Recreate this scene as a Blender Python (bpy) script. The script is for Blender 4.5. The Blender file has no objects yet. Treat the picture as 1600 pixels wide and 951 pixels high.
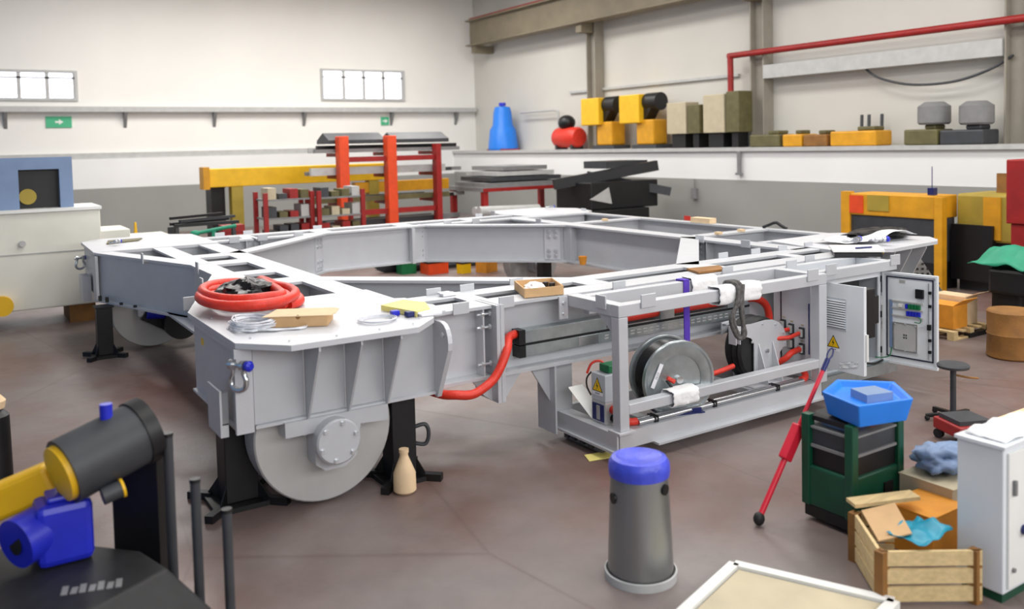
import bpy, math, random
from mathutils import Vector, Matrix, noise
random.seed(7)
S = bpy.context.scene
C = S.collection
R = math.radians

# ------------------------------------------------------------ camera
F_PX, CX, CY = 1359.5, 800.0, 291.8
YAW, PITCH, ROLL, CAM_H = R(57.13), R(2.823), .0233, 2.84
fw = Vector((math.cos(YAW), math.sin(YAW), 0)); rt = Vector((math.sin(YAW), -math.cos(YAW), 0)); up = Vector((0, 0, 1))
vF = fw*math.cos(PITCH) - up*math.sin(PITCH); vU = up*math.cos(PITCH) + fw*math.sin(PITCH)
cR = rt*math.cos(ROLL) - vU*math.sin(ROLL); cU = vU*math.cos(ROLL) + rt*math.sin(ROLL)
cd = bpy.data.cameras.new('camera'); cam = bpy.data.objects.new('camera', cd); C.objects.link(cam)
M = Matrix((cR, cU, -vF)).transposed().to_4x4(); M.translation = (0, 0, CAM_H); cam.matrix_world = M
cd.sensor_width = 36; cd.sensor_fit = 'HORIZONTAL'; cd.lens = 36*F_PX/1600
cd.shift_x = 0; cd.shift_y = -(475.5 - CY)/1600
cd.clip_start = .05; cd.clip_end = 200
cd.dof.use_dof = True; cd.dof.focus_distance = 9.3; cd.dof.aperture_fstop = cd.lens/1000/.03
S.camera = cam
S.view_settings.view_transform = 'Standard'; S.view_settings.look = 'None'
S.view_settings.gamma = 1; S.view_settings.use_curve_mapping = False
S.view_settings.exposure = 0.0

# ------------------------------------------------------------ world and lamps
w = bpy.data.worlds.new('daylight'); S.world = w; w.use_nodes = True
bg = w.node_tree.nodes['Background']; bg.inputs[0].default_value = (.30, .58, 1, 1); bg.inputs[1].default_value = .47
def area(loc, sx, sy, power, col=(1, .98, .95)):
    l = bpy.data.lights.new('ceiling_lamp_light', 'AREA'); l.shape = 'RECTANGLE'; l.size = sx; l.size_y = sy
    l.energy = power; l.color = col
    o = bpy.data.objects.new('ceiling_lamp_light', l); C.objects.link(o); o.location = loc
    return o
LAMPS = [(x, y) for x in (4.2, 9.2, 14.2) for y in (5, 12, 19, 26)]
for x, y in LAMPS: area((x, y, 8.9), 1.6, 4.0, 440 if y > 20 else 262)
# added area light standing for light from behind the camera; no window is built
dl_ = area((7, -3.9, 5.2), 20, 4.0, 1120, (.97, .98, 1)); dl_.name = 'window_daylight'; dl_.rotation_euler = (R(90), 0, 0)

# ------------------------------------------------------------ helpers
W = {}
def V(*a): return Vector(a)
class MB:
    def __init__(s): s.v = []; s.f = []
    def add(s, vs, fs):
        n = len(s.v); s.v += [Vector(p) for p in vs]; s.f += [tuple(i+n for i in f) for f in fs]; return s
    def box(s, x0, x1, y0, y1, z0, z1):
        return s.add([(x0,y0,z0),(x1,y0,z0),(x1,y1,z0),(x0,y1,z0),(x0,y0,z1),(x1,y0,z1),(x1,y1,z1),(x0,y1,z1)],
                     [(3,2,1,0),(4,5,6,7),(0,1,5,4),(1,2,6,5),(2,3,7,6),(3,0,4,7)])
    def prism(s, poly, z0, z1):
        return s.ext([(a, b, 0) for a, b in poly], V(0,0,z0), V(0,0,z1))
    def xz(s, poly, y0, y1): return s.ext([(a, 0, b) for a, b in poly], V(0,y0,0), V(0,y1,0))
    def yz(s, poly, x0, x1): return s.ext([(0, a, b) for a, b in poly], V(x0,0,0), V(x1,0,0))
    def ext(s, poly, d0, d1):
        n = len(poly); P = [Vector(p) for p in poly]
        nrm = Vector((0,0,0))
        for i in range(n): nrm += P[i].cross(P[(i+1) % n])
        if nrm.dot(d1-d0) < 0: P.reverse()
        vs = [p+d0 for p in P]+[p+d1 for p in P]
        fs = [tuple(range(n-1,-1,-1)), tuple(range(n,2*n))]+[(i,(i+1)%n,(i+1)%n+n,i+n) for i in range(n)]
        return s.add(vs, fs)
    def bar(s, p0, p1, w, h, up=(0,0,1)):
        p0, p1 = Vector(p0), Vector(p1); d = (p1-p0).normalized(); u = Vector(up)
        a = d.cross(u)
        if a.length < 1e-4: a = d.cross(Vector((1,0,0)))
        a.normalize(); b = a.cross(d).normalized()
        vs = []
        for p in (p0, p1): vs += [p-a*w/2-b*h/2, p+a*w/2-b*h/2, p+a*w/2+b*h/2, p-a*w/2+b*h/2]
        return s.add(vs, [(0,1,2,3),(7,6,5,4),(0,4,5,1),(1,5,6,2),(2,6,7,3),(3,7,4,0)])
    def cyl(s, p0, p1, r0, r1=None, n=20, cap=True):
        p0, p1 = Vector(p0), Vector(p1)
        return s.lathe([(0, r0), ((p1-p0).length, r0 if r1 is None else r1)], p0, (p1-p0), n, cap)
    def lathe(s, prof, c, ax, n=24, cap=True):
        c, ax = Vector(c), Vector(ax).normalized(); a = ax.orthogonal().normalized(); b = ax.cross(a)
        vs = []; m = len(prof)
        for t, r in prof:
            for i in range(n):
                q = 2*math.pi*i/n; vs.append(c+ax*t+(a*math.cos(q)+b*math.sin(q))*r)
        fs = [(j*n+i, j*n+(i+1)%n, (j+1)*n+(i+1)%n, (j+1)*n+i) for j in range(m-1) for i in range(n)]
        if cap: fs += [tuple(range(n-1,-1,-1)), tuple(range((m-1)*n, m*n))]
        return s.add(vs, fs)
    def tube(s, pts, r, n=10, sub=6, closed=False):
        P = [Vector(p) for p in pts]; Q = []
        m = len(P)
        for i in range(m if closed else m-1):
            g = lambda k: P[k % m] if closed else P[max(0, min(m-1, k))]
            a, b, c, d = g(i-1), g(i), g(i+1), g(i+2)
            for k in range(sub):
                t = k/sub
                Q.append(.5*((2*b)+(c-a)*t+(2*a-5*b+4*c-d)*t*t+(3*b-a-3*c+d)*t**3))
        if not closed: Q.append(P[-1])
        vs = []; L = len(Q); nrm = None
        for i, q in enumerate(Q):
            t = (Q[(i+1) % L]-Q[i-1]) if closed else (Q[min(i+1, L-1)]-Q[max(i-1, 0)])
            t.normalize()
            if nrm is None: nrm = t.orthogonal().normalized()
            nrm = (nrm-t*nrm.dot(t)).normalized(); bb = t.cross(nrm)
            rr = r(i/L) if callable(r) else r
            for k in range(n):
                z = 2*math.pi*k/n; vs.append(q+(nrm*math.cos(z)+bb*math.sin(z))*rr)
        fs = [(i*n+k, i*n+(k+1)%n, ((i+1)%L)*n+(k+1)%n, ((i+1)%L)*n+k) for i in range(L if closed else L-1) for k in range(n)]
        if not closed: fs += [tuple(range(n-1,-1,-1)), tuple(range((L-1)*n, L*n))]
        return s.add(vs, fs)
    def ball(s, c, rx, ry, rz, n=20, m=12, wob=0, seed=0, flat=None):
        c = Vector(c); vs = []
        for j in range(m+1):
            th = math.pi*j/m
            for i in range(n):
                ph = 2*math.pi*i/n; d = V(math.sin(th)*math.cos(ph), math.sin(th)*math.sin(ph), math.cos(th))
                k = 1+wob*noise.noise(d*2.3+V(seed, seed*.7, 0))+wob*.5*noise.noise(d*6+V(seed, 3, 1))
                p = c+V(d.x*rx, d.y*ry, d.z*rz)*k
                if flat is not None: p.z = max(p.z, flat)
                vs.append(p)
        return s.add(vs, [(j*n+i, (j+1)*n+i, (j+1)*n+(i+1)%n, j*n+(i+1)%n) for j in range(m) for i in range(n)])
    def grid(s, f, nu, nv):
        vs = [f(i/nu, j/nv) for j in range(nv+1) for i in range(nu+1)]
        return s.add(vs, [(j*(nu+1)+i, j*(nu+1)+i+1, (j+1)*(nu+1)+i+1, (j+1)*(nu+1)+i) for j in range(nv) for i in range(nu)])
    def xf(s, m, a=0):
        for i in range(a, len(s.v)): s.v[i] = m @ s.v[i]
        return s
def rotz(deg, c): return Matrix.Translation(Vector(c)) @ Matrix.Rotation(R(deg), 4, 'Z') @ Matrix.Translation(-Vector(c))
def mesh_of(name, mb, mat, origin, smooth=35):
    me = bpy.data.meshes.new(name); me.from_pydata([p-origin for p in mb.v], [], mb.f); me.validate(); me.update()
    if smooth:
        me.shade_smooth(); me.set_sharp_from_angle(angle=R(smooth))
    me.materials.append(mat); return me
def obj(name, mb, mat, parent=None, label=None, smooth=35, solid=0, bevel=0):
    xs = [p.x for p in mb.v]; ys = [p.y for p in mb.v]; zs = [p.z for p in mb.v]
    org = V((min(xs)+max(xs))/2, (min(ys)+max(ys))/2, min(zs))
    o = bpy.data.objects.new(name, mesh_of(name, mb, mat, org, smooth)); C.objects.link(o)
    W[o.name] = org
    if parent: o.parent = parent; o.location = org-W[parent.name]
    else: o.location = org
    if label: o['label'] = label
    if solid:
        md = o.modifiers.new('thickness', 'SOLIDIFY'); md.thickness = solid; md.offset = 0
    if bevel:
        md = o.modifiers.new('edges', 'BEVEL'); md.width = bevel; md.segments = 2; md.limit_method = 'ANGLE'
    return o
def inst(name, mesh, loc, parent, rot=(0,0,0)):
    o = bpy.data.objects.new(name, mesh); C.objects.link(o); W[o.name] = Vector(loc)
    o.parent = parent; o.location = Vector(loc)-W[parent.name]; o.rotation_euler = rot
    return o
def thing(name, label, cat, loc, group=None):
    o = bpy.data.objects.new(name, None); C.objects.link(o); o.location = loc; W[o.name] = Vector(loc)
    o.empty_display_size = .1; o['label'] = label; o['category'] = cat
    if group: o['group'] = group
    return o
def tag(o, label, cat, group=None):
    o['label'] = label; o['category'] = cat
    if group: o['group'] = group
    return o
def struct(name, mb, mat, parent=None, **k):
    o = obj(name, mb, mat, parent, **k)
    if not parent: o['kind'] = 'structure'
    return o

# ------------------------------------------------------------ materials
def pm(name, col, rough=.5, metal=0, var=.06, scale=6, bump=0, bscale=40, spec=.5, trans=0, emit=0, stretch=None, alpha=1):
    m = bpy.data.materials.new(name); m.use_nodes = True; nt = m.node_tree; b = nt.nodes['Principled BSDF']
    b.inputs['Roughness'].default_value = rough; b.inputs['Metallic'].default_value = metal
    b.inputs['Specular IOR Level'].default_value = spec
    b.inputs['Transmission Weight'].default_value = trans; b.inputs['Alpha'].default_value = alpha
    tc = nt.nodes.new('ShaderNodeTexCoord'); src = tc.outputs['Object']
    if stretch:
        mp = nt.nodes.new('ShaderNodeMapping'); mp.inputs['Scale'].default_value = stretch
        nt.links.new(src, mp.inputs[0]); src = mp.outputs[0]
    nz = nt.nodes.new('ShaderNodeTexNoise'); nz.inputs['Scale'].default_value = scale; nz.inputs['Detail'].default_value = 5
    nt.links.new(src, nz.inputs['Vector'])
    rp = nt.nodes.new('ShaderNodeValToRGB')
    rp.color_ramp.elements[0].position = .3; rp.color_ramp.elements[1].position = .7
    rp.color_ramp.elements[0].color = tuple(max(0, c*(1-var)) for c in col)+(1,)
    rp.color_ramp.elements[1].color = tuple(min(1, c*(1+var)) for c in col)+(1,)
    nt.links.new(nz.outputs[0], rp.inputs[0]); nt.links.new(rp.outputs[0], b.inputs['Base Color'])
    if emit:
        nt.links.new(rp.outputs[0], b.inputs['Emission Color']); b.inputs['Emission Strength'].default_value = emit
    if bump:
        n2 = nt.nodes.new('ShaderNodeTexNoise'); n2.inputs['Scale'].default_value = bscale; n2.inputs['Detail'].default_value = 4
        nt.links.new(src, n2.inputs['Vector'])
        bp = nt.nodes.new('ShaderNodeBump'); bp.inputs['Strength'].default_value = bump; bp.inputs['Distance'].default_value = .02
        nt.links.new(n2.outputs[0], bp.inputs['Height']); nt.links.new(bp.outputs[0], b.inputs['Normal'])
    return m
def lin(r, g, b):
    f = lambda c: (c/255/12.92) if c <= 10.3 else ((c/255+.055)/1.055)**2.4
    return (f(r), f(g), f(b))
G = dict(
 paint=pm('grey_zinc_paint', lin(196,198,202), .42, .25, .03, 3, .05, 90),
 deckp=pm('pale_deck_paint', lin(200,201,205), .45, .15, .04, 2.5, .05, 60),
 galv=pm('galvanised_steel', lin(176,184,186), .32, .75, .12, 9, .05, 30),
 steel=pm('bright_steel', lin(205,207,210), .25, .9, .05, 10),
 wheel=pm('wheel_steel', lin(192,192,190), .4, .35, .05, 4),
 bolt=pm('bolt_steel', lin(215,218,222), .3, .7, .05, 20),
 black=pm('black_paint', (.006,.006,.007), .45, 0, .3, 8),
 bpoly=pm('black_polythene', (.006,.006,.007), .3, 0, .3, 8, .3, 10, spec=.35),
 rubber=pm('black_rubber', (.010,.010,.011), .6, 0, .3, 12),
 cableb=pm('black_cable_sheath', (.012,.012,.013), .3, 0, .2, 12),
 red=pm('red_corrugated_hose', lin(214,52,34), .42, 0, .12, 14, .25, 60),
 dred=pm('dark_red_paint', lin(150,26,24), .5, 0, .15, 5),
 orange=pm('orange_rack_paint', lin(226,74,28), .5, 0, .12, 4),
 crim=pm('crimson_paint', lin(214,34,58), .4, 0, .06, 6),
 blue=pm('blue_plastic', lin(34,44,190), .35, 0, .08, 6),
 bblue=pm('bright_blue_plastic', lin(30,124,226), .4, 0, .06, 5),
 nblue=pm('navy_plastic', lin(24,34,96), .4, 0, .1, 8),
 steelblue=pm('slate_blue_paint', lin(120,142,176), .5, 0, .06, 4),
 yellow=pm('yellow_paint', lin(238,186,26), .45, 0, .08, 4),
 oyellow=pm('ochre_yellow_paint', lin(214,152,24), .5, 0, .12, 4),
 khaki=pm('khaki_paint', lin(164,142,52), .55, 0, .12, 3),
 olive=pm('olive_paint', lin(98,92,58), .6, 0, .2, 4),
 green=pm('dark_green_paint', lin(8,72,50), .4, 0, .12, 5),
 gplast=pm('green_plastic', lin(16,110,64), .4, 0, .06, 5),
 tarp=pm('green_tarpaulin', lin(22,138,104), .55, 0, .1, 5, .3, 9),
 white=pm('white_paint', lin(232,232,228), .45, 0, .03, 3),
 cabw=pm('cabinet_white', lin(222,226,230), .38, 0, .025, 3),
 cabg=pm('cabinet_grey', lin(196,202,208), .4, .1, .03, 3),
 cream=pm('cream_paint', lin(226,224,212), .5, 0, .04, 2),
 cloth=pm('white_cloth', lin(240,240,240), .8, 0, .03, 6, .4, 16),
 film=pm('crumpled_clear_film', lin(225,228,230), .2, 0, .1, 25, .8, 30),
 card=pm('cardboard', lin(206,168,122), .8, 0, .07, 8, .1, 60),
 lcard=pm('pale_cardboard', lin(224,196,158), .8, 0, .06, 8, .1, 60),
 ocard=pm('orange_card', lin(226,150,46), .7, 0, .1, 6),
 wood=pm('pallet_wood', lin(214,188,138), .75, 0, .14, 5, .2, 30, stretch=(1,8,8)),
 bwood=pm('brown_wood', lin(140,96,44), .7, 0, .25, 4, .2, 30),
 purple=pm('purple_webbing', lin(86,54,178), .7, 0, .1, 30),
 gweb=pm('grey_webbing', lin(86,84,82), .8, 0, .5, 30),
 paper=pm('paper', lin(240,240,244), .8, 0, .02, 8),
 ypaper=pm('yellow_folder', lin(246,232,140), .7, 0, .04, 8),
 warn=pm('warning_yellow', lin(246,200,20), .4, 0, .02, 8),
 cable=pm('white_cable_sheath', lin(214,216,222), .4, 0, .1, 20),
 teal=pm('teal_plastic', lin(20,140,166), .4, 0, .1, 6),
 gasket=pm('navy_gasket', lin(18,24,52), .6, 0, .05, 8),
 alu=pm('aluminium', lin(206,208,208), .3, .8, .05, 12),
 dgrey=pm('dark_grey_paint', lin(58,60,64), .5, 0, .15, 5),
 mgrey=pm('mid_grey_paint', lin(128,128,128), .55, 0, .1, 5),
 lgrey=pm('light_grey_paint', lin(186,186,184), .55, 0, .08, 5),
 beige=pm('beige_paint', lin(190,178,150), .6, 0, .08, 4),
 bin=pm('brushed_bin_steel', lin(150,152,152), .36, .8, .08, 3, 0, 40, stretch=(1,1,.1)),
 bluelid=pm('blue_bin_bag', lin(66,78,206), .35, 0, .12, 8, .4, 20),
 greensign=pm('green_sign', lin(70,178,130), .5, 0, .03, 5),
 tan=pm('tan_column_paint', lin(150,144,132), .7, 0, .08, 2),
 tanbeam=pm('taupe_beam_paint', lin(128,118,98), .7, 0, .12, 1.5),
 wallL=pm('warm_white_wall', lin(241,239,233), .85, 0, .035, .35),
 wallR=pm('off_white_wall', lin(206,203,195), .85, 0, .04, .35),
 band=pm('white_band_wall', lin(232,232,230), .8, 0, .03, .5),
 dado=pm('grey_dado_wall', lin(150,150,146), .8, 0, .05, .6),
 ceil=pm('ceiling_white', lin(225,224,220), .9, 0, .03, .5),
 pane=pm('daylit_pane', lin(236,238,255), .4, 0, .02, .6, emit=3.2),
)
# ------------------------------------------------------------ setting
def floor_material():
    m = bpy.data.materials.new('painted_concrete_floor'); m.use_nodes = True; nt = m.node_tree; b = nt.nodes['Principled BSDF']
    tc = nt.nodes.new('ShaderNodeTexCoord')
    def nz(sc, det=5, rough=.55):
        n = nt.nodes.new('ShaderNodeTexNoise'); n.inputs['Scale'].default_value = sc; n.inputs['Detail'].default_value = det
        n.inputs['Roughness'].default_value = rough; nt.links.new(tc.outputs['Object'], n.inputs['Vector']); return n.outputs[0]
    def ramp(src, stops):
        r = nt.nodes.new('ShaderNodeValToRGB')
        while len(r.color_ramp.elements) < len(stops): r.color_ramp.elements.new(.5)
        for e, (p, c) in zip(r.color_ramp.elements, stops): e.position = p; e.color = c+(1,)
        nt.links.new(src, r.inputs[0]); return r.outputs[0]
    def mix(a, c, fac, mode='MIX'):
        x = nt.nodes.new('ShaderNodeMix'); x.data_type = 'RGBA'; x.blend_type = mode
        nt.links.new(a, x.inputs[6]); nt.links.new(c, x.inputs[7])
        if isinstance(fac, float): x.inputs[0].default_value = fac
        else: nt.links.new(fac, x.inputs[0])
        return x.outputs[2]
    base = ramp(nz(.35, 6), [(.36, lin(114,84,76)), (.5, lin(123,109,105)), (.66, lin(129,121,119))])
    fine = ramp(nz(3.5, 8, .7), [(.3, (.86,.86,.86)), (.7, (1.06,1.05,1.04))])
    col = mix(base, fine, 1.0, 'MULTIPLY')
    # worn scratches
    wv = nt.nodes.new('ShaderNodeTexVoronoi'); wv.feature = 'DISTANCE_TO_EDGE'; wv.inputs['Scale'].default_value = .42
    ds = nt.nodes.new('ShaderNodeMapping'); ds.inputs['Rotation'].default_value = (0, 0, .4); ds.inputs['Scale'].default_value = (1, .35, 1)
    nt.links.new(tc.outputs['Object'], ds.inputs[0]); nt.links.new(ds.outputs[0], wv.inputs['Vector'])
    cr = ramp(wv.outputs['Distance'], [(0, (.5,.5,.5)), (.006, (0,0,0))])
    dk = nt.nodes.new('ShaderNodeRGB'); dk.outputs[0].default_value = lin(96,78,72)+(1,)
    col = mix(col, dk.outputs[0], cr)
    nt.links.new(col, b.inputs['Base Color'])
    b.inputs['Roughness'].default_value = .42
    rr = ramp(nz(1.3, 4), [(.3, (.3,.3,.3)), (.7, (.55,.55,.55))]); nt.links.new(rr, b.inputs['Roughness'])
    bp = nt.nodes.new('ShaderNodeBump'); bp.inputs['Strength'].default_value = .12; bp.inputs['Distance'].default_value = .01
    nt.links.new(nz(30, 4), bp.inputs['Height']); nt.links.new(bp.outputs[0], b.inputs['Normal'])
    return m
FX0, FX1, FY0, FY1 = -14, 19.2, -4.2, 32.5
struct('floor', MB().box(FX0, FX1+.4, FY0, FY1+.4, -.2, 0), floor_material(), smooth=0)
struct('ceiling', MB().box(FX0, FX1+.4, FY0, FY1+.4, 9.5, 9.7), G['ceil'], smooth=0)
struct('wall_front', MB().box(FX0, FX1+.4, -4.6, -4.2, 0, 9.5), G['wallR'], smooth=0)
# left wall (y = 32.5) pierced by two window bands
WIN = [(.3, 3.75, 4.62, 5.62), (12.26, 15.84, 4.70, 5.93)]
wl = MB(); xs = [FX0, .3, 3.75, 12.26, 15.84, FX1+.4]
wl.box(FX0, .3, 32.5, 32.9, 0, 9.5); wl.box(3.75, 12.26, 32.5, 32.9, 0, 9.5); wl.box(15.84, FX1+.4, 32.5, 32.9, 0, 9.5)
for a, b, z0, z1 in WIN: wl.box(a, b, 32.5, 32.9, 0, z0); wl.box(a, b, 32.5, 32.9, z1, 9.5)
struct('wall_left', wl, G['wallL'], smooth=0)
struct('trim_1', MB().box(FX0, 17.99, 32.3, 32.499, 1.66, 2.66), G['band'], smooth=0)
struct('trim_2', MB().box(FX0, 17.99, 32.28, 32.499, .001, 1.66), G['dado'], smooth=0)
struct('trim_6', MB().box(FX0, 17.8, 32.36, 32.499, 2.661, 2.86), G['lgrey'], smooth=0)
for i, (a, b, z0, z1) in enumerate(WIN):
    fr = MB(); t = .09
    fr.box(a, b, 32.42, 32.6, z0, z0+t).box(a, b, 32.42, 32.6, z1-t, z1).box(a, a+t, 32.42, 32.6, z0+t, z1-t).box(b-t, b, 32.42, 32.6, z0+t, z1-t)
    wn = struct('window_%d' % (i+1), fr, G['lgrey'], smooth=0)
    n = 4
    for k in range(n):
        u0 = a+t+(b-a-2*t)*k/n+.06; u1 = a+t+(b-a-2*t)*(k+1)/n-.06
        obj('pane', MB().box(u0, u1, 32.52, 32.54, z0+t, z1-t), G['pane'], wn, smooth=0)
        obj('mullion', MB().box(u1, u1+.12 if k < n-1 else b-t, 32.44, 32.58, z0+t, z1-t), G['lgrey'], wn, smooth=0)
    obj('transom', MB().box(a+t, b-t, 32.44, 32.5, z0+(z1-z0)*.72, z0+(z1-z0)*.72+.06), G['lgrey'], wn, smooth=0)
# right wall (x = 19.2) and the storage ledge in front of it
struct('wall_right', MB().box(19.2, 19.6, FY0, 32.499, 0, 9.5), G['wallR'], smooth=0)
struct('trim_3', MB().box(18.0, 19.199, FY0, 32.499, 1.72, 2.5), G['band'], smooth=0)
struct('trim_4', MB().box(17.98, 19.199, FY0, 32.499, .001, 1.72), G['dado'], smooth=0)
struct('trim_5', MB().box(17.9, 19.199, FY0, 32.499, 2.5, 2.6), G['lgrey'], smooth=0)
def sstruct(name, mb, mat, label, cat, group=None, **k):
    return tag(obj(name, mb, mat, None, **k), label, cat, group)
for y, txt in ((23.9, 'tan steel wall column behind the two yellow machines'), (16.54, 'tan steel wall column behind the red fire pipe'), (9.6, 'tan steel wall column at the right edge of the view')):
    c_ = MB().box(18.8, 19.19, y-.24, y-.2, 2.601, 9.49).box(18.8, 19.19, y+.2, y+.24, 2.601, 9.49).box(18.98, 19.02, y-.2, y+.2, 2.601, 9.49)
    sstruct('wall_column', c_, G['tan'], txt, 'column', 'wall columns', smooth=0)
cb = thing('crane_runway_beam', 'taupe crane runway beam high along the right wall', 'beam', (18.4, 24, 6.9))
obj('bottom_flange', MB().box(18.15, 18.65, 2, 31.4, 6.9, 6.95), G['tanbeam'], cb, smooth=0)
obj('web', MB().box(18.38, 18.42, 2, 31.4, 6.95, 7.9), G['tanbeam'], cb, smooth=0)
obj('top_flange', MB().box(18.15, 18.65, 2, 31.4, 7.9, 7.95), G['tanbeam'], cb, smooth=0)
obj('crane_rail', MB().box(18.36, 18.44, 2, 31.4, 7.95, 8.06), G['dred'], cb, smooth=0)
for y in (23.9, 16.54, 9.6, 31): obj('bracket', MB().box(18.3, 19.19, y-.15, y+.15, 6.6, 6.9), G['tanbeam'], cb, smooth=0)
sstruct('fire_pipe', MB().tube([(18.7,17.4,4.0),(18.7,17.4,4.7),(18.7,17.4,5.12),(18.7,17.33,5.17),(18.7,17.1,5.18),(18.7,13,5.18),(18.7,2,5.18)], .085, 12), G['dred'],
        'red pipe running along the upper right wall and turning down', 'pipe')
sstruct('cable_duct', MB().box(18.75, 19.19, 9.86, 16.28, 4.46, 4.82), G['lgrey'], 'long grey cable duct under the red wall pipe', 'duct', smooth=0)
sstruct('conduit', MB().box(19.1, 19.19, 17.5, 25.6, 4.62, 4.70), G['lgrey'], 'thin grey conduit on the wall between the two columns', 'conduit', smooth=0)
sstruct('hanging_cable', MB().tube([(18.9,13.2,4.45),(18.9,12.8,4.2),(18.9,12.0,4.0),(18.9,11.0,4.0),(18.9,10.2,4.2),(18.9,9.7,4.46)], .03, 8), G['dgrey'],
        'grey cable drooping below the wall duct at the right', 'cable')
ct = thing('cable_tray', 'grey cable tray on brackets along the left wall below the windows', 'tray', (5, 32.3, 4.2))
obj('tray_channel', MB().box(FX0, 19.1, 32.2, 32.48, 4.24, 4.42), G['lgrey'], ct, smooth=0)
for x in (1.6, 5.17, 8.17, 11.53, 15.2, 18.2):
    obj('bracket', MB().yz([(32.495, 4.24), (32.2, 4.24), (32.495, 3.7)], x-.05, x+.05), G['mgrey'], ct, smooth=0)
def sign(x0, x1, z0, z1, txt):
    s_ = thing('exit_sign', txt, 'sign', ((x0+x1)/2, 32.45, z0)); obj('plate', MB().box(x0, x1, 32.46, 32.495, z0, z1), G['greensign'], s_, smooth=0)
    h = z1-z0; xm = (x0+x1)/2
    obj('arrow', MB().xz([(xm-.3*h, z0+.42*h), (xm, z0+.42*h), (xm, z0+.25*h), (xm+.35*h, z0+.5*h), (xm, z0+.75*h), (xm, z0+.58*h), (xm-.3*h, z0+.58*h)], 32.45, 32.46), G['white'], s_, smooth=0)
sign(2.75, 3.52, 3.73, 4.1, 'wide green sign under the cable tray at the left')
sign(14.75, 15.1, 3.72, 4.05, 'small square green sign below the right-hand window')
# ------------------------------------------------------------ the big steel frame
H, ZB = 1.41, .75
FR = thing('transport_frame', 'huge pale grey welded steel frame with octagonal opening standing in mid hall', 'steel frame', (6.3, 10.7, 0))
P_, DK = G['paint'], G['deckp']
_dz = [0]
def lift():
    _dz[0] = (_dz[0]+1) % 9; return _dz[0]*.0007
def ibeam(name, p0, p1, wd, z0=ZB, z1=H, tf=.028, tw=.02, stiff=(), mat=None, parent=None):
    """straight I section along its centre line p0-p1, with optional stiffener plates"""
    e = lift(); z1 = z1+e; z0 = z0+e
    p0, p1 = V(*p0, 0), V(*p1, 0); d = (p1-p0).normalized(); a = V(-d.y, d.x, 0)
    m = MB()
    def slab(w_, za, zb): m.ext([p0-a*w_/2, p1-a*w_/2, p1+a*w_/2, p0+a*w_/2], V(0,0,za), V(0,0,zb))
    slab(wd, z1-tf, z1); slab(wd, z0, z0+tf); slab(tw, z0+tf, z1-tf)
    o = obj(name, m, mat or P_, parent or FR, smooth=0)
    L = (p1-p0).length
    for t in stiff:
        c = p0+d*t; s = MB().ext([c-d*.008-a*(wd/2-.012), c+d*.008-a*(wd/2-.012), c+d*.008+a*(wd/2-.012), c-d*.008+a*(wd/2-.012)], V(0,0,z0+tf), V(0,0,z1-tf))
        obj('stiffener', s, P_, o, smooth=0)
    return o
def plate(name, poly, z0, z1, mat=None, parent=None):
    e = lift(); return obj(name, MB().prism(poly, z0+e, z1+e), mat or DK, parent or FR, smooth=0)
def rect(x0, x1, y0, y1): return [(x0,y0),(x1,y0),(x1,y1),(x0,y1)]
bolt_mb = MB().lathe([(0,.019),(.004,.019),(.004,.013),(.017,.013)], (0,0,0), (0,0,1), 8)
BOLT = mesh_of('bolt', bolt_mb, G['bolt'], V(0,0,0), 40)
def bolt(loc, axis, parent, s=1.0):
    o = inst('bolt', BOLT, loc, parent, V(0,0,1).rotation_difference(Vector(axis)).to_euler()); o.scale = (s, s, s); return o

# --- side towards the cage (AD): outer and inner beams
adA = ibeam('outer_beam', (3.3, 6.725), (4.0, 6.725), .31, stiff=(.62,))
adM = ibeam('outer_beam', (4.09, 6.725), (9.9, 6.725), .31)
ibeam('inner_beam', (3.4, 7.25), (9.5, 7.25), .26)
# splice of the outer beam: two end plates with flared feet and bolts
sp = obj('splice_plate', MB().xz([(4.005,.54),(4.043,.54),(4.043,H+.004),(4.005,H+.004)], 6.5, 6.9), P_, FR, smooth=0)
obj('splice_plate', MB().xz([(4.047,.54),(4.085,.54),(4.085,H+.006),(4.047,H+.006)], 6.5, 6.9), P_, FR, smooth=0)
obj('foot_plate', MB().xz([(4.086,.752),(4.32,.752),(4.16,.56),(4.086,.54)], 6.6, 6.62), P_, FR, smooth=0)
obj('foot_plate', MB().xz([(4.004,.752),(3.8,.752),(3.92,.6),(4.004,.54)], 6.6, 6.62), P_, FR, smooth=0)
for z in (1.335, 1.215, .885):
    b_ = obj('splice_bolt', MB().cyl((3.86,6.6,z),(4.006,6.6,z),.012,n=10).cyl((3.9,6.6,z),(3.925,6.6,z),.026,n=6).cyl((3.975,6.6,z),(4.0,6.6,z),.026,n=6), G['bolt'], FR)
# cross strips on top of the AD band, with diaphragms under them
for x0, x1 in ((3.93,4.14),(5.31,5.59),(6.87,7.26),(8.42,8.6)):
    plate('cross_strip', rect(x0, x1, 6.86, 7.14), H-.028, H)
    obj('diaphragm', MB().box((x0+x1)/2-.01, (x0+x1)/2+.01, 6.74, 7.24, ZB+.03, H-.03), P_, FR, smooth=0)
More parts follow.
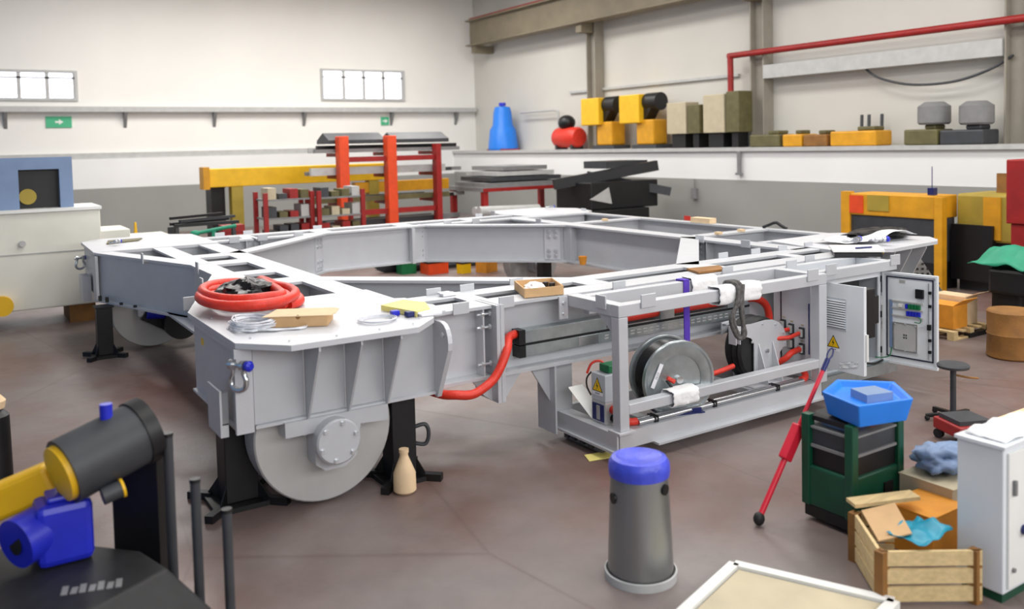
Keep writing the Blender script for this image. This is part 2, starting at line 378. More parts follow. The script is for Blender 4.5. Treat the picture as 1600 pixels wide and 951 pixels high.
# --- AB side: box girder with six windows
for nm, x0, x1, y0, y1 in (('girder_flange',2.49,2.755,10.0,13.75),('girder_flange',3.15,3.44,8.05,13.75)):
    plate(nm, rect(x0,x1,y0,y1), H-.03, H)
obj('girder_web', MB().box(2.52,2.54,9.9,11.5,ZB,H-.03), P_, FR, smooth=0)
obj('girder_web', MB().box(2.70,2.72,8.0,13.8,ZB,H-.03), P_, FR, smooth=0)
obj('girder_web', MB().box(3.3,3.32,7.4,14.6,ZB,H-.03), P_, FR, smooth=0)
obj('girder_bottom', MB().box(2.3,2.75,7.95,13.8,ZB-.03,ZB), P_, FR, smooth=0)
obj('girder_bottom', MB().box(3.15,3.44,7.95,13.8,ZB-.03,ZB), P_, FR, smooth=0)
for y0, y1 in ((9.1,9.5),(10.02,10.35),(11.15,11.55),(12.02,12.4)):
    plate('cross_strip', rect(2.74,3.17,y0,y1), H-.03, H)
    obj('diaphragm', MB().box(2.73,3.29,(y0+y1)/2-.01,(y0+y1)/2+.01,ZB+.001,H-.035), P_, FR, smooth=0)
# --- BC side
ibeam('inner_beam', (3.4,14.095), (4.06,14.095), .25, stiff=(.55,))
ibeam('inner_beam', (4.1,14.095), (9.6,14.095), .25, stiff=(.08,))
ibeam('outer_beam', (3.4,14.705), (9.8,14.705), .25)
for x0, x1 in ((3.95,4.17),(5.2,5.5),(6.75,7.05),(8.2,8.5)): plate('cross_strip', rect(x0,x1,14.2,14.6), H-.028, H)
# --- CD side: deep inner and outer beams with cross beams
ibeam('inner_beam', (9.13,7.3), (9.13,14.1), .32, stiff=(1.55,4.78,4.95))
ibeam('outer_beam', (10.81,7.6), (10.81,14.6), .19, tf=.03)
for y, wd in ((9.35,.24),(12.33,.24)): ibeam('cross_beam', (9.28,y), (10.74,y), wd)
ibeam('cross_beam', (9.28,13.96), (10.74,13.96), .14)
ibeam('cross_beam', (9.28,8.12), (10.74,8.12), .14)
# --- octagon chamfers
def chamfer(a, b, out, wd=.26):
    a, b = Vector(a), Vector(b); n = Vector(out).normalized()*wd/2
    return ibeam('chamfer_beam', tuple(a+n), tuple(b+n), wd, tf=.03)
chB = chamfer((3.42,12.18),(5.35,14.03),(-1,1)); chC = chamfer((7.0,14.12),(8.98,12.16),(1,1))
chA = chamfer((3.44,9.29),(5.5,7.38),(-1,-1)); chD = chamfer((6.98,7.36),(9.03,9.41),(1,-1))
def splice(c, d, parent):
    """eight-bolt splice plate on the web face; c at plate centre, d along the beam, normal towards the octagon centre"""
    d = V(d[0], d[1], 0).normalized(); n = V(-d.y, d.x, 0); cc = V(6.26,10.73,0)-V(c[0],c[1],0)
    if n.dot(cc) < 0: n = -n
    c = V(c[0], c[1], 0)
    p = obj('splice_plate', MB().ext([c-d*.14, c+d*.14, c+d*.14+n*.02, c-d*.14+n*.02], V(0,0,ZB+.04), V(0,0,H-.05)), DK, FR, smooth=0)
    for z in (.86,.95,1.2,1.29):
        for t in (-.06,.06): bolt(c+d*t+n*.02+V(0,0,z), n, p, 2.0)
s2 = math.sqrt(.5)
splice((5.14,14.0),(1,1),FR); splice((7.13,14.17),(1,-1),FR); splice((8.86,12.44),(1,-1),FR)
splice((9.12,9.14),(0,1),FR)
obj('corner_plate', MB().box(6.86,6.92,13.92,14.05,ZB,H-.03), P_, FR, smooth=0)
obj('corner_plate', MB().box(9.0,9.06,12.05,12.3,ZB-.02,H-.03), P_, FR, smooth=0)

# --- corner decks
plate('deck_plate', [(1.71,7.97),(1.71,6.46),(2.02,6.12),(3.04,6.10),(3.31,6.36),(3.40,6.56),(3.54,6.58),(3.54,7.38),(3.45,7.42),(3.45,8.07),(2.755,8.07),(2.755,10.28),(2.49,10.27)], H-.035, H+.008)
plate('deck_plate', [(1.73,15.51),(1.69,13.73),(3.46,13.77),(3.46,15.57),(3.12,15.84),(2.0,15.82)], H-.035, H+.008)
plate('flare_flange', [(1.69,13.74),(2.49,11.32),(2.75,11.32),(2.49,12.1),(1.93,13.74)], H-.03, H+.003)
plate('deck_plate', [(9.6,15.8),(10.86,15.85),(11.36,15.03),(11.13,14.2),(10.77,13.93),(9.48,14.05),(9.35,15.0)], H-.035, H+.008)
plate('deck_plate', [(9.45,8.1),(10.79,8.2),(10.95,8.1),(11.36,6.95),(11.14,6.70),(10.97,6.6),(9.85,6.5),(9.2,6.9),(9.3,7.45)], H-.035, H+.008)
# --- corner A: wheel box, ribs, lifting lug, pocket
bA = obj('corner_box', MB().prism([(1.735,6.5),(3.40,6.5),(3.40,7.3),(3.2,7.9),(1.735,7.86)], ZB+.02, H-.035), P_, FR, smooth=0, bevel=.004)
obj('flare_web', MB().prism([(1.735,7.86),(1.755,7.84),(2.53,10.25),(2.51,10.27)], ZB, H-.033), P_, bA, smooth=0)
obj('front_plate', MB().box(1.84,3.42,6.478,6.499,ZB+.02,H-.037), P_, bA, smooth=0)
obj('corner_strip', MB().box(1.70,1.832,6.462,6.5,ZB-.02,H-.037), DK, bA, smooth=0)
obj('bottom_ledge', MB().box(1.84,3.42,6.455,6.6,ZB,ZB+.022), DK, bA, smooth=0)
obj('side_ledge', MB().box(1.705,1.76,6.5,7.86,ZB,ZB+.02), DK, bA, smooth=0)
obj('deck_edge_strip', MB().box(1.715,1.735,6.5,7.86,H-.075,H-.037), DK, bA, smooth=0)
for x in (2.24, 2.575, 2.907):
    obj('rib', MB().yz([(6.477,H-.038),(6.135,H-.038),(6.135,H-.07),(6.43,ZB+.005),(6.477,ZB+.005)], x-.008, x+.008), P_, bA, smooth=0)
for x in (2.24, 2.575, 2.907, 3.38):
    for s_ in (-1,):
        obj('weld_bead', MB().cyl((x-.012,6.474,ZB+.03),(x-.012,6.474,H-.04),.007,n=6), G['bolt'], bA)
obj('weld_bead', MB().cyl((1.845,6.47,ZB+.026),(3.41,6.47,ZB+.026),.009,n=6), G['bolt'], bA)
lug = [(6.477,ZB-.02),(6.44,ZB-.02)]+[(6.14+.07*math.cos(a)*0+.0, 0) for a in ()]
lug = [(6.477,ZB-.02),(6.43,ZB-.02),(6.22,1.16),(6.215,1.22),(6.225,1.28),(6.25,1.33),(6.29,1.365),(6.34,1.38),(6.477,1.38)]
lg = obj('lifting_lug', MB().yz(lug, 3.36, 3.40), DK, bA, smooth=0)
obj('lug_pin', MB().cyl((3.345,6.30,1.28),(3.358,6.30,1.28),.022,n=12), G['bolt'], bA)
pk = MB().box(1.60,1.615,6.53,6.89,.71,1.06).box(1.615,1.705,6.70,6.715,.76,1.0).box(1.615,1.705,6.80,6.815,.76,1.0).box(1.615,1.66,6.53,6.545,.71,.80)
obj('pocket_bracket', pk, P_, bA, smooth=0)
obj('sticker', MB().ext([(1.7335,7.62,1.2),(1.7335,7.53,1.2),(1.7335,7.53,1.26),(1.7335,7.62,1.26)], V(0,0,0), V(.001,0,0)), G['warn'], bA, smooth=0)
dkA = [o_ for o_ in FR.children if o_.name.startswith('deck_plate')][0]
for x, y in ((1.85,6.55),(2.05,6.25),(2.4,6.2),(2.75,6.2),(3.05,6.22),(1.8,7.0),(1.8,7.5),(3.2,6.4)): bolt((x,y,H+.0155), (0,0,1), dkA, .5)
# --- corner B box with flared web
bB = obj('corner_box', MB().prism([(1.73,13.8),(3.4,13.8),(3.4,15.5),(2.1,15.6),(1.76,15.4)], ZB, H-.036), P_, FR, smooth=0)
obj('flare_web', MB().prism([(1.725,13.72),(1.745,13.74),(2.55,11.3),(2.53,11.28)], ZB, H-.031), P_, bB, smooth=0)
obj('flare_ledge', MB().prism([(1.66,13.7),(1.80,13.75),(2.56,11.45),(2.42,11.4)], ZB-.025, ZB), P_, bB, smooth=0)
obj('corner_strip', MB().box(1.69,1.726,13.62,13.9,ZB-.03,H-.036), DK, bB, smooth=0)
obj('pocket_bracket', MB().box(1.60,1.72,14.4,14.8,.62,1.0), P_, bB, smooth=0)
for t in (.06,.14,.3,.45):
    obj('bolt_head', MB().box(1.67+.8*t-.02,1.67+.8*t+.02,13.65-2.3*t-.03,13.65-2.3*t+.03,ZB,ZB+(.07 if t < .2 else .03)), G['black'], bB, smooth=0)
# --- corners C and D boxes
bC = obj('corner_box', MB().prism([(9.45,14.15),(10.7,14.05),(11.2,15.0),(10.8,15.7),(9.6,15.6)], ZB, H-.036), P_, FR, smooth=0)
bD = obj('corner_box', MB().prism([(9.4,7.0),(10.6,7.0),(10.78,7.2),(10.8,8.05),(9.5,8.0)], ZB, H-.036), P_, FR, smooth=0)
for x in (9.75,10.1,10.45,10.78):
    obj('rib', MB().yz([(6.998,H-.038),(6.64,H-.038),(6.64,H-.07),(6.95,ZB),(6.998,ZB)], x-.01, x+.01), P_, bD, smooth=0)
# --- small stop tabs standing at the flange edges
def tabx(x, y, wd=.16, z0=1.372, z1=1.475): obj('stop_tab', MB().box(x-wd/2, x+wd/2, y-.018, y-.002, z0, z1), P_, FR, smooth=0, bevel=.004)
def taby(x, y, wd=.16, z0=1.372, z1=1.475): obj('stop_tab', MB().box(x-.018, x-.002, y-wd/2, y+wd/2, z0, z1), P_, FR, smooth=0, bevel=.004)
for x in (3.68,4.15,5.46,6.97,8.32): tabx(x, 6.568)
for x in (3.85,4.22,4.8,7.78,8.35,8.85,9.35): tabx(x, 7.40)
for x in (3.75,4.2,4.8,7.6,8.2): tabx(x, 13.968)
for x in (3.75,4.22,5.45,8.79): tabx(x, 14.85)
for x, y in ((8.968,8.95),(8.968,8.1),(8.968,13.0),(9.35,15.2),(11.0,14.3)): taby(x, y)
for x, y in ((2.12,12.4),(2.48,10.9),(2.2,9.5)): taby(x, y, .12, 1.36, 1.5)
tabx(2.2, 9.3, .1, 1.36, 1.46); tabx(1.93, 8.72, .2, 1.31, 1.44)
# --- wheels
def wheel(cx, yf, cz=.585, r=.57, hub=True, label=None):
    wl_ = obj('wheel', MB().lathe([(0,.2),(0,r-.012),(.012,r),(.25,r),(.262,r-.012),(.262,.2)], (cx,yf,cz), (0,1,0), 56), G['wheel'], FR)
    if label: wl_['label'] = label
    if hub:
        pts = [(-.38,.175),(-.38,.06),(-.155,.06),(-.15,-.195),(-.07,-.255),(.09,-.255),(.19,-.185),(.23,.06),(.47,.045),(.47,.175)]
        obj('axle_bracket', MB().xz([(cx+a, cz+b) for a, b in pts], yf-.18, yf-.01), P_, wl_, smooth=0)
        obj('hub_boss', MB().cyl((cx,yf-.26,cz-.008),(cx,yf-.18,cz-.008),.172,n=40), P_, wl_)
        hc = obj('hub_cover', MB().lathe([(0,.001),(0,.165),(.012,.178),(.045,.178)], (cx,yf-.305,cz-.008), (0,1,0), 48, cap=False), G['paint'], wl_)
        for k in range(6):
            a = R(60*k+18); bolt((cx+.145*math.cos(a), yf-.305, cz-.008+.145*math.sin(a)), (0,-1,0), wl_, 1.2)
        for dx in (-.33,-.2,.28,.41): bolt((cx+dx, yf-.1, cz+.058), (0,0,-1), wl_, 1.6)
    return wl_
wheel(2.43, 6.60)
wB = wheel(2.40, 13.45, hub=False)
obj('axle_bracket', MB().box(2.18,2.3,13.28,13.44,.5,.76), P_, wB, smooth=0)
wheel(9.52, 14.0); wheel(10.4, 7.0)
# drive motor of wheel B
mt = thing('drive_motor', 'blue drive motor with black round housing behind the far left wheel', 'motor', (2.5,13.1,.2))
obj('motor_body', MB().cyl((2.28,13.2,.56),(2.62,13.2,.52),.09,n=20), G['blue'], mt)
obj('gear_housing', MB().cyl((2.72,13.05,.38),(2.72,13.3,.38),.24,n=36), G['black'], mt)
obj('mounting_arm', MB().xz([(2.2,.46),(2.3,.40),(2.62,.2),(2.72,.6),(2.3,.62)], 13.22, 13.30), G['black'], mt, smooth=0)
# --- cable trunking on the outer beam web
def trunk(name, x0, x1, z0, z1, mat, y0=6.60, y1=6.712): return obj(name, MB().box(x0,x1,y0,y1,z0,z1), mat, TR, smooth=0, bevel=.003)
TR = thing('cable_trunking', 'two galvanised cable trunkings bolted along the near beam', 'trunking', (6,6.65,.85))
obj('upper_channel', MB().box(4.36,7.32,6.705,6.712,1.02,1.12).box(4.36,7.32,6.6,6.712,1.012,1.02), G['galv'], TR, smooth=0)
obj('lid', MB().box(4.36,5.32,6.592,6.6,1.012,1.122).box(4.36,5.32,6.6,6.712,1.12,1.128), G['galv'], TR, smooth=0)
obj('lid', MB().box(6.03,6.22,6.592,6.6,1.012,1.122), G['galv'], TR, smooth=0)
obj('lid', MB().box(7.0,7.32,6.592,6.6,1.012,1.122), G['galv'], TR, smooth=0)
obj('lower_channel', MB().box(4.37,7.35,6.6,6.712,.885,.985), G['galv'], TR, smooth=0, bevel=.003)
obj('joint_cover', MB().box(4.98,5.22,6.594,6.6,.89,.98), G['steel'], TR, smooth=0)
obj('end_cap', MB().box(4.30,4.368,6.59,6.712,1.0,1.135), G['black'], TR, smooth=0)
obj('end_cap', MB().box(4.30,4.37,6.59,6.712,.88,.99), G['black'], TR, smooth=0)
obj('seal_strip', MB().box(4.37,7.35,6.598,6.7,.986,1.011), G['black'], TR, smooth=0)
sl = MB().box(0,.05,-.003,0,0,.012); SLOT = mesh_of('slot', sl, G['lgrey'], V(0,0,0), 0)
for k in range(24):
    for z in (.915,.945): inst('slot', SLOT, (5.3+k*.083, 6.5995, z), TR)
# --- jack stands
def stand(x, y, wd, txt, h=.745, handle=False):
    t = thing('jack_stand', txt, 'stand', (x,y,0), 'black jack stands under the frame')
    obj('column', MB().box(x-wd/2,x+wd/2,y-wd/2,y+wd/2,.04,h-.02), G['black'], t, smooth=0, bevel=.008)
    obj('base_plate', MB().box(x-wd*.9,x+wd*.9,y-wd*.9,y+wd*.9,0,.04), G['black'], t, smooth=0)
    obj('head_plate', MB().box(x-wd*.6,x+wd*.6,y-wd*.6,y+wd*.6,h-.02,h), G['black'], t, smooth=0)
    for a in range(4):
        d = V(math.cos(R(45+90*a)), math.sin(R(45+90*a)), 0)
        obj('foot', MB().bar(V(x,y,.03)+d*wd*.9, V(x,y,.03)+d*wd*1.7, .07, .06), G['black'], t, smooth=0)
        obj('gusset', MB().ext([V(x,y,.04)+d*wd*.5, V(x,y,.04)+d*wd*1.1, V(x,y,.25)+d*wd*.5], V(-d.y,d.x,0)*-.006, V(-d.y,d.x,0)*.006), G['black'], t, smooth=0)
    if handle: obj('handle', MB().tube([(x+.12,y-.02,.42),(x+.22,y-.06,.44),(x+.25,y-.07,.36),(x+.22,y-.06,.27),(x+.12,y-.02,.29)], .018, 8), G['dgrey'], t)
stand(3.13, 6.72, .22, 'black jack stand with side handle right of the near wheel', handle=True)
stand(1.85, 7.06, .26, 'black jack stand under the near left corner, left of the wheel')
stand(1.72, 13.25, .2, 'black jack stand under the far left corner', .72)
stand(9.2, 13.2, .2, 'black jack stand under the far chamfer of the ring')
stand(10.3, 7.9, .2, 'black jack stand under the right corner', .745)
# ------------------------------------------------------------ equipment cage hung on the near beam
CG = thing('equipment_cage', 'grey square-tube cage hung on the near beam, holding the cable reels', 'cage', (6.2,6.3,.1))
def tb(name, *b, mat=None, parent=None, bev=.006): return obj(name, MB().box(*b), mat or P_, parent or CG, smooth=0, bevel=bev)
tb('post', 4.835,4.94,5.82,5.925,.29,1.30); tb('post', 7.53,7.655,5.82,5.925,.27,1.30)
tb('top_rail', 4.835,7.655,5.82,5.925,1.302,1.412)
tb('top_rail', 4.835,4.96,5.926,6.566,1.302,1.410)
tb('top_rail', 4.961,9.2,6.40,6.49,1.23,1.411)
tb('top_rail', 7.53,7.655,5.926,6.399,1.302,1.409)
tb('top_rail', 7.656,9.05,5.93,6.03,1.305,1.413)
tb('top_rail', 8.95,9.05,6.031,6.399,1.305,1.408)
tb('mid_rail', 4.941,7.529,5.82,5.925,.43,.52)
obj('corner_gusset', MB().yz([(5.926,1.30),(6.16,1.30),(5.926,1.12)], 4.87,4.89), P_, CG, smooth=0)
obj('post_foot', MB().box(4.80,4.99,5.79,5.95,.272,.289), DK, CG, smooth=0)
bf = obj('base_beam', MB().box(4.85,7.60,5.85,5.87,.12,.26).box(4.85,7.62,5.85,5.96,.26,.272).box(5.25,7.62,5.785,5.93,.10,.12), P_, CG, smooth=0)
obj('base_beam', MB().box(4.80,4.82,5.83,6.86,.12,.26).box(4.80,4.95,5.83,6.86,.26,.271).box(4.77,4.92,5.83,6.86,.10,.12), P_, CG, smooth=0)
obj('base_beam', MB().box(7.6,7.62,5.96,6.8,.10,.27), P_, CG, smooth=0)
obj('base_beam', MB().box(4.82,7.6,6.80,6.86,.10,.27), P_, CG, smooth=0)
for x in (5.35,6.05,6.85,7.35): obj('cross_member', MB().box(x-.05,x+.05,5.96,6.8,.2,.262), P_, CG, smooth=0)
obj('hanger_post', MB().box(4.68,4.70,6.58,6.87,.1,.748).box(4.70,4.97,6.70,6.72,.272,.748), P_, CG, smooth=0)
obj('hanger_brace', MB().xz([(4.46,.748),(4.679,.748),(4.679,.40)], 6.66,6.68), P_, CG, smooth=0)
obj('sloping_plate', MB().ext([V(4.80,6.52,.53),V(4.97,6.52,.53),V(5.06,6.30,.285),V(4.89,6.30,.285)], V(0,0,0), V(0,.012,.012)), G['white'], CG, smooth=0)
obj('hanger_post', MB().box(7.4,7.6,6.70,6.72,.27,.748), P_, CG, smooth=0)
mp = obj('mounting_plate', MB().box(4.73,4.83,6.552,6.568,1.19,1.40), DK, CG, smooth=0)
for z in (1.24,1.34): bolt((4.78,6.552,z), (0,-1,0), mp, 1.2)
for x, y, ax in ((5.17,5.818,0),(7.42,5.818,0),(7.86,5.928,0),(7.8,6.40,0),(9.0,5.928,0)): obj('stop_tab', MB().box(x-.085,x+.085,y-.016,y,1.36,1.48), P_, CG, smooth=0, bevel=.004)
obj('stop_tab', MB().box(4.817,4.834,5.98,6.12,1.355,1.475), P_, CG, smooth=0, bevel=.004)

# warning sign
def warning(parent, o, u, v, n, s):
    """yellow triangle with black rim and flash, white strip below; o centre, u right, v up, n outwards, s side length"""
    o, u, v, n = Vector(o), Vector(u), Vector(v), Vector(n)
    T = lambda k: [o+u*(-.5*s*k)+v*(-.29*s*k), o+u*(.5*s*k)+v*(-.29*s*k), o+v*(.577*s*k)]
    obj('sign_rim', MB().ext(T(1), n*0, n*.002), G['black'], parent, smooth=0)
    obj('sign_face', MB().ext([p for p in T(.84)], n*.002, n*.003), G['warn'], parent, smooth=0)
    fl = [(.03,.36),(-.1,.0),(.0,.02),(-.06,-.2),(.1,.09),(.0,.07)]
    obj('sign_flash', MB().ext([o+u*(a*s)+v*(b*s) for a, b in fl], n*.003, n*.004), G['black'], parent, smooth=0)
    q = [o+u*(-.5*s)+v*(-.52*s), o+u*(.5*s)+v*(-.52*s), o+u*(.5*s)+v*(-.31*s), o+u*(-.5*s)+v*(-.31*s)]
    obj('sign_strip', MB().ext(q, n*0, n*.002), G['paper'], parent, smooth=0)
    for k in range(4):
        a = o+u*((-.2+.11*k)*s)+v*(-.45*s)
        obj('print_mark', MB().ext([a, a+u*.07*s, a+u*.07*s+v*.07*s, a+v*.07*s], n*.002, n*.003), G['nblue'], parent, smooth=0)

# ------------------------------------------------------------ cable reel
c0 = V(5.69, 5.985, .585); n0 = V(-math.sin(R(16)), -math.cos(R(16)), 0)
CR = thing('cable_reel', 'galvanised cable reel wound with black cable inside the cage', 'cable reel', (5.72,6.12,.27))
def flange(c, n, name):
    f = obj(name, MB().lathe([(-.004,.235),(.004,.235),(.012,.27),(.012,.33),(.024,.345),(.024,.362),(.008,.372),(-.012,.372),(-.012,.35),(-.004,.34)], c, n, 64, cap=False), G['galv'], CR)
    obj('web_disc', MB().cyl(c-n*.012, c-n*.004, .236, n=48), G['galv'], f); return f
f1 = flange(c0, n0, 'front_flange'); f2 = flange(c0-n0*.30, n0, 'back_flange')
prof = [(0,.10)]
for k in range(11):
    t = .012+k*.0243; prof += [(t,.300),(t+.004,.316),(t+.0125,.322),(t+.021,.316),(t+.0255,.300)]
prof += [(.282,.10)]
obj('cable_winding', MB().lathe(prof, c0-n0*.298, n0, 56), G['cableb'], CR, smooth=25)
obj('hub', MB().cyl(c0-n0*.004, c0+n0*.03, .035, n=16), G['steel'], CR)
obj('cable_tail', MB().tube([c0+n0*.01+V(-.16,0,.02), c0+n0*.05+V(-.13,0,-.03), c0+n0*.06+V(-.09,0,-.1), c0+n0*.03+V(-.02,0,-.12), c0+n0*.03+V(.04,0,-.09)], .014, 8), G['rubber'], CR)
obj('cable_gland', MB().cyl(c0+n0*.012+V(-.15,0,.04), c0+n0*.04+V(-.08,0,.0), .022, n=10), G['red'], CR)
ut = V(-n0.y*-1, n0.x*-1, 0); ut = V(math.cos(R(16)), -math.sin(R(16)), 0); vt = V(0,0,1)
tp = c0+n0*.014-ut*.235+vt*.06; dd = (ut*.42+vt*.9).normalized(); ee = (ut*.9-vt*.42).normalized()
tpo = obj('marking_tape', MB().ext([tp-dd*.12-ee*.02, tp+dd*.12-ee*.02, tp+dd*.12+ee*.02, tp-dd*.12+ee*.02], n0*.010, n0*.012), G['ypaper' if 0 else 'paper'], CR, label='strip of masking tape with handwritten digits', smooth=0)
fc = bpy.data.curves.new('tape_digits', 'FONT'); fc.body = '2620'; fc.size = .036; fc.align_x = 'CENTER'; fc.align_y = 'CENTER'; fc.materials.append(G['mgrey'])
fo0 = bpy.data.objects.new('digits_source', fc); C.objects.link(fo0); bpy.context.view_layer.update()
fme = bpy.data.meshes.new_from_object(fo0.evaluated_get(bpy.context.evaluated_depsgraph_get())); bpy.data.objects.remove(fo0)
fo = bpy.data.objects.new('tape_digits', fme); C.objects.link(fo); fo.parent = tpo
fm = Matrix((dd, (n0.cross(dd)), n0)).transposed().to_4x4(); fm.translation = tp+n0*.0125-W[tpo.name]; fo.matrix_local = fm
for s_ in (.06,-.36):
    a = c0+n0*s_
    obj('cradle_leg', MB().ext([a+ut*-.16-vt*.31, a+ut*.16-vt*.31, a+ut*.04, a-ut*.04], n0*-.01, n0*.01), G['steelblue'], CR, smooth=0) if s_ < 0 else obj('cradle_foot', MB().ext([a+ut*-.2-vt*.31, a+ut*.2-vt*.31, a+ut*.2-vt*.27, a-ut*.2-vt*.27], n0*-.01, n0*.01), G['nblue'], CR, smooth=0)
obj('cradle_base', MB().ext([c0+n0*.1-ut*.22-vt*.315, c0+n0*.1+ut*.22-vt*.315, c0-n0*.4+ut*.22-vt*.315, c0-n0*.4-ut*.22-vt*.315], V(0,0,0), V(0,0,.012)), G['nblue'], CR, smooth=0)

# ------------------------------------------------------------ hose drum housing
HD = thing('hose_drum', 'grey plate housing with black drum and two front ribs, in the cage', 'hose drum', (7.12,6.35,.27))
sh = [(6.97,.272),(6.97,.70),(6.93,.76),(6.86,.785),(6.79,.76),(6.79,.90),(7.15,.925),(7.26,.915),(7.36,.875),(7.43,.81),(7.47,.73),(7.475,.60),(7.42,.60),(7.37,.55),(7.36,.45),(7.36,.272)]
fp = obj('side_plate', MB().xz(sh, 6.2,6.212), P_, HD, smooth=0)
obj('side_plate', MB().xz(sh, 6.48,6.492), P_, HD, smooth=0)
for x in (7.04,7.255): obj('rib', MB().yz([(6.199,.69),(6.199,.275),(6.06,.275)], x-.006,x+.006), DK, HD, smooth=0)
obj('drum', MB().lathe([(0,.31),(.03,.335),(.05,.30),(.1,.335),(.15,.30),(.2,.335),(.23,.31)], (7.12,6.23,.62), (0,1,0), 44), G['rubber'], HD)
obj('top_cover', MB().xz([(6.80,.889),(7.14,.913),(7.14,.905),(6.80,.881)], 6.212,6.26), P_, HD, smooth=0)
obj('rear_cover', MB().xz([(6.80,.889),(7.14,.913),(7.14,.905),(6.80,.881)], 6.42,6.48), P_, HD, smooth=0)
obj('guide_bracket', MB().box(6.70,6.79,6.2,6.3,.86,.90).box(6.70,6.71,6.2,6.3,.72,.86).box(6.76,6.77,6.2,6.3,.72,.86), DK, HD, smooth=0)
obj('axle_end', MB().cyl((7.16,6.18,.60),(7.16,6.2,.60),.022,n=12), G['steel'], HD)
for x, z in ((6.84,.87),(7.1,.89),(7.3,.86),(7.43,.76),(7.45,.64),(6.94,.72)): bolt((x,6.2,z), (0,-1,0), fp, .8)
obj('base_plate', MB().box(6.85,7.46,6.02,6.5,.263,.275), DK, HD, smooth=0)

# ------------------------------------------------------------ junction box at the cage end
JB = thing('junction_box', 'small grey junction box with warning triangle at the left cage end', 'junction box', (4.88,6.25,.27))
jb = obj('upper_box', MB().box(4.85,5.0,6.19,6.39,.475,.725), G['cabg'], JB, smooth=0, bevel=.006)
warning(JB, (4.8499,6.30,.605), (0,-1,0), (0,0,1), (-1,0,0), .15)
obj('socket_body', MB().box(4.85,5.0,6.19,6.39,.272,.474), G['lgrey'], JB, smooth=0, bevel=.005)
obj('socket', MB().box(4.842,4.85,6.21,6.37,.295,.45), G['nblue'], JB, smooth=0)
obj('plug_face', MB().box(4.83,4.842,6.255,6.30,.31,.44), G['alu'], JB, smooth=0, bevel=.004)
obj('red_cap', MB().cyl((4.93,6.189,.405),(4.93,6.09,.40),.038,n=16), G['red'], JB)
obj('black_cap', MB().cyl((4.93,6.189,.325),(4.93,6.12,.325),.03,n=14), G['black'], JB)
obj('green_relay', MB().box(5.001,5.14,6.2,6.38,.56,.73).box(4.92,5.1,6.22,6.36,.73,.80), G['gplast'], JB, smooth=0, bevel=.008)
obj('shelf', MB().box(5.001,5.12,6.2,6.38,.272,.559), G['beige'], JB, smooth=0)
obj('lead', MB().tube([(5.0,6.34,.76),(4.95,6.38,.81),(4.88,6.42,.79),(4.84,6.44,.7)], .012, 8), G['red'], JB)
obj('lead', MB().tube([(4.86,6.40,.72),(4.83,6.43,.66),(4.83,6.43,.58),(4.86,6.41,.5)], .008, 8), G['rubber'], JB)
JB.location += V(.04,-.095,0)
VB = thing('valve_block', 'grey terminal block with orange caps under the left cage end', 'terminal block', (4.93,6.4,.0))
obj('block_body', MB().box(4.86,5.02,6.12,6.7,.012,.099), G['mgrey'], VB, smooth=0)
for y in (6.25,6.38,6.51,6.62):
    b_ = obj('gland', MB().cyl((4.84,y,.035),(4.84,y,.075),.028,n=12), G['dgrey'], VB); obj('cap', MB().cyl((4.84,y,.075),(4.84,y,.092),.03,n=12), G['orange'], b_)
tag(obj('yellow_sheet', MB().ext([V(4.66,6.05,.004),V(4.98,5.98,.004),V(5.02,6.1,.02),V(4.72,6.2,.004)], V(0,0,0), V(0,0,.004)), G['ypaper'], smooth=0), 'yellowish sheet lying on the floor below the terminal block', 'paper')
tag(obj('support_plate', MB().xz([(6.98,.0),(7.52,.0),(7.52,.055),(7.48,.085),(7.02,.085),(6.98,.04)], 5.99,6.01), G['mgrey'], smooth=0), 'short grey steel plate on edge under the cage base', 'plate')

# ------------------------------------------------------------ hoses and cables of the cage
def hose(name, pts, r, mat, label, cat='hose', ridges=True, **k): return tag(obj(name, MB().tube(pts, r, 12, 8), mat, smooth=50), label, cat)
hose('supply_hose', [(3.44,6.75,.70),(3.48,6.56,.70),(3.56,6.46,.705),(3.66,6.44,.69),(3.76,6.44,.70),(3.92,6.45,.775),(4.02,6.46,.89),(4.11,6.5,1.02),(4.19,6.6,1.085),(4.299,6.66,1.095)], .04, G['red'], 'thick red hose curving from the corner box up into the trunking')
hose('trunking_hose', [(5.322,6.66,1.075),(5.6,6.655,1.073),(6.0,6.655,1.075),(6.026,6.655,1.075)], .04, G['red'], 'red hose lying open in the trunking left of the purple strap')
hose('trunking_hose', [(6.224,6.655,1.075),(6.6,6.655,1.075),(6.96,6.655,1.073),(6.995,6.655,1.073)], .04, G['red'], 'red hose lying open in the trunking right of the purple strap')
hose('bend_hose', [(7.325,6.64,1.075),(7.42,6.58,1.07),(7.52,6.55,1.02),(7.58,6.54,.93),(7.60,6.54,.80),(7.59,6.54,.6),(7.56,6.55,.42)], .042, G['red'], 'red hose bending down at the trunking end beside the cabinet')
hose('reel_hose', [(6.15,6.33,.36),(6.3,6.3,.43),(6.5,6.25,.47),(6.62,6.24,.49),(6.7,6.24,.5)], .026, G['red'], 'dark red hose between the cable reel and the hose drum')
hose('plug_cable', [(7.64,6.17,.72),(7.56,6.15,.72),(7.45,6.14,.71),(7.36,6.2,.70),(7.3,6.25,.70)], .022, G['red'], 'short red cable at the upper right cabinet socket')
hose('plug_cable', [(7.64,6.31,.74),(7.58,6.31,.74),(7.5,6.31,.735),(7.4,6.31,.72)], .022, G['red'], 'short red cable at the upper middle cabinet socket')
hose('plug_cable', [(7.64,6.17,.545),(7.56,6.15,.545),(7.46,6.13,.54),(7.40,6.15,.49),(7.37,6.23,.43)], .032, G['red'], 'thick red cable at the lower right cabinet socket')
PB = thing('pipe_bundle', 'pair of bright steel pipes strapped along the front of the cage base', 'pipes', (6.3,5.95,.273))
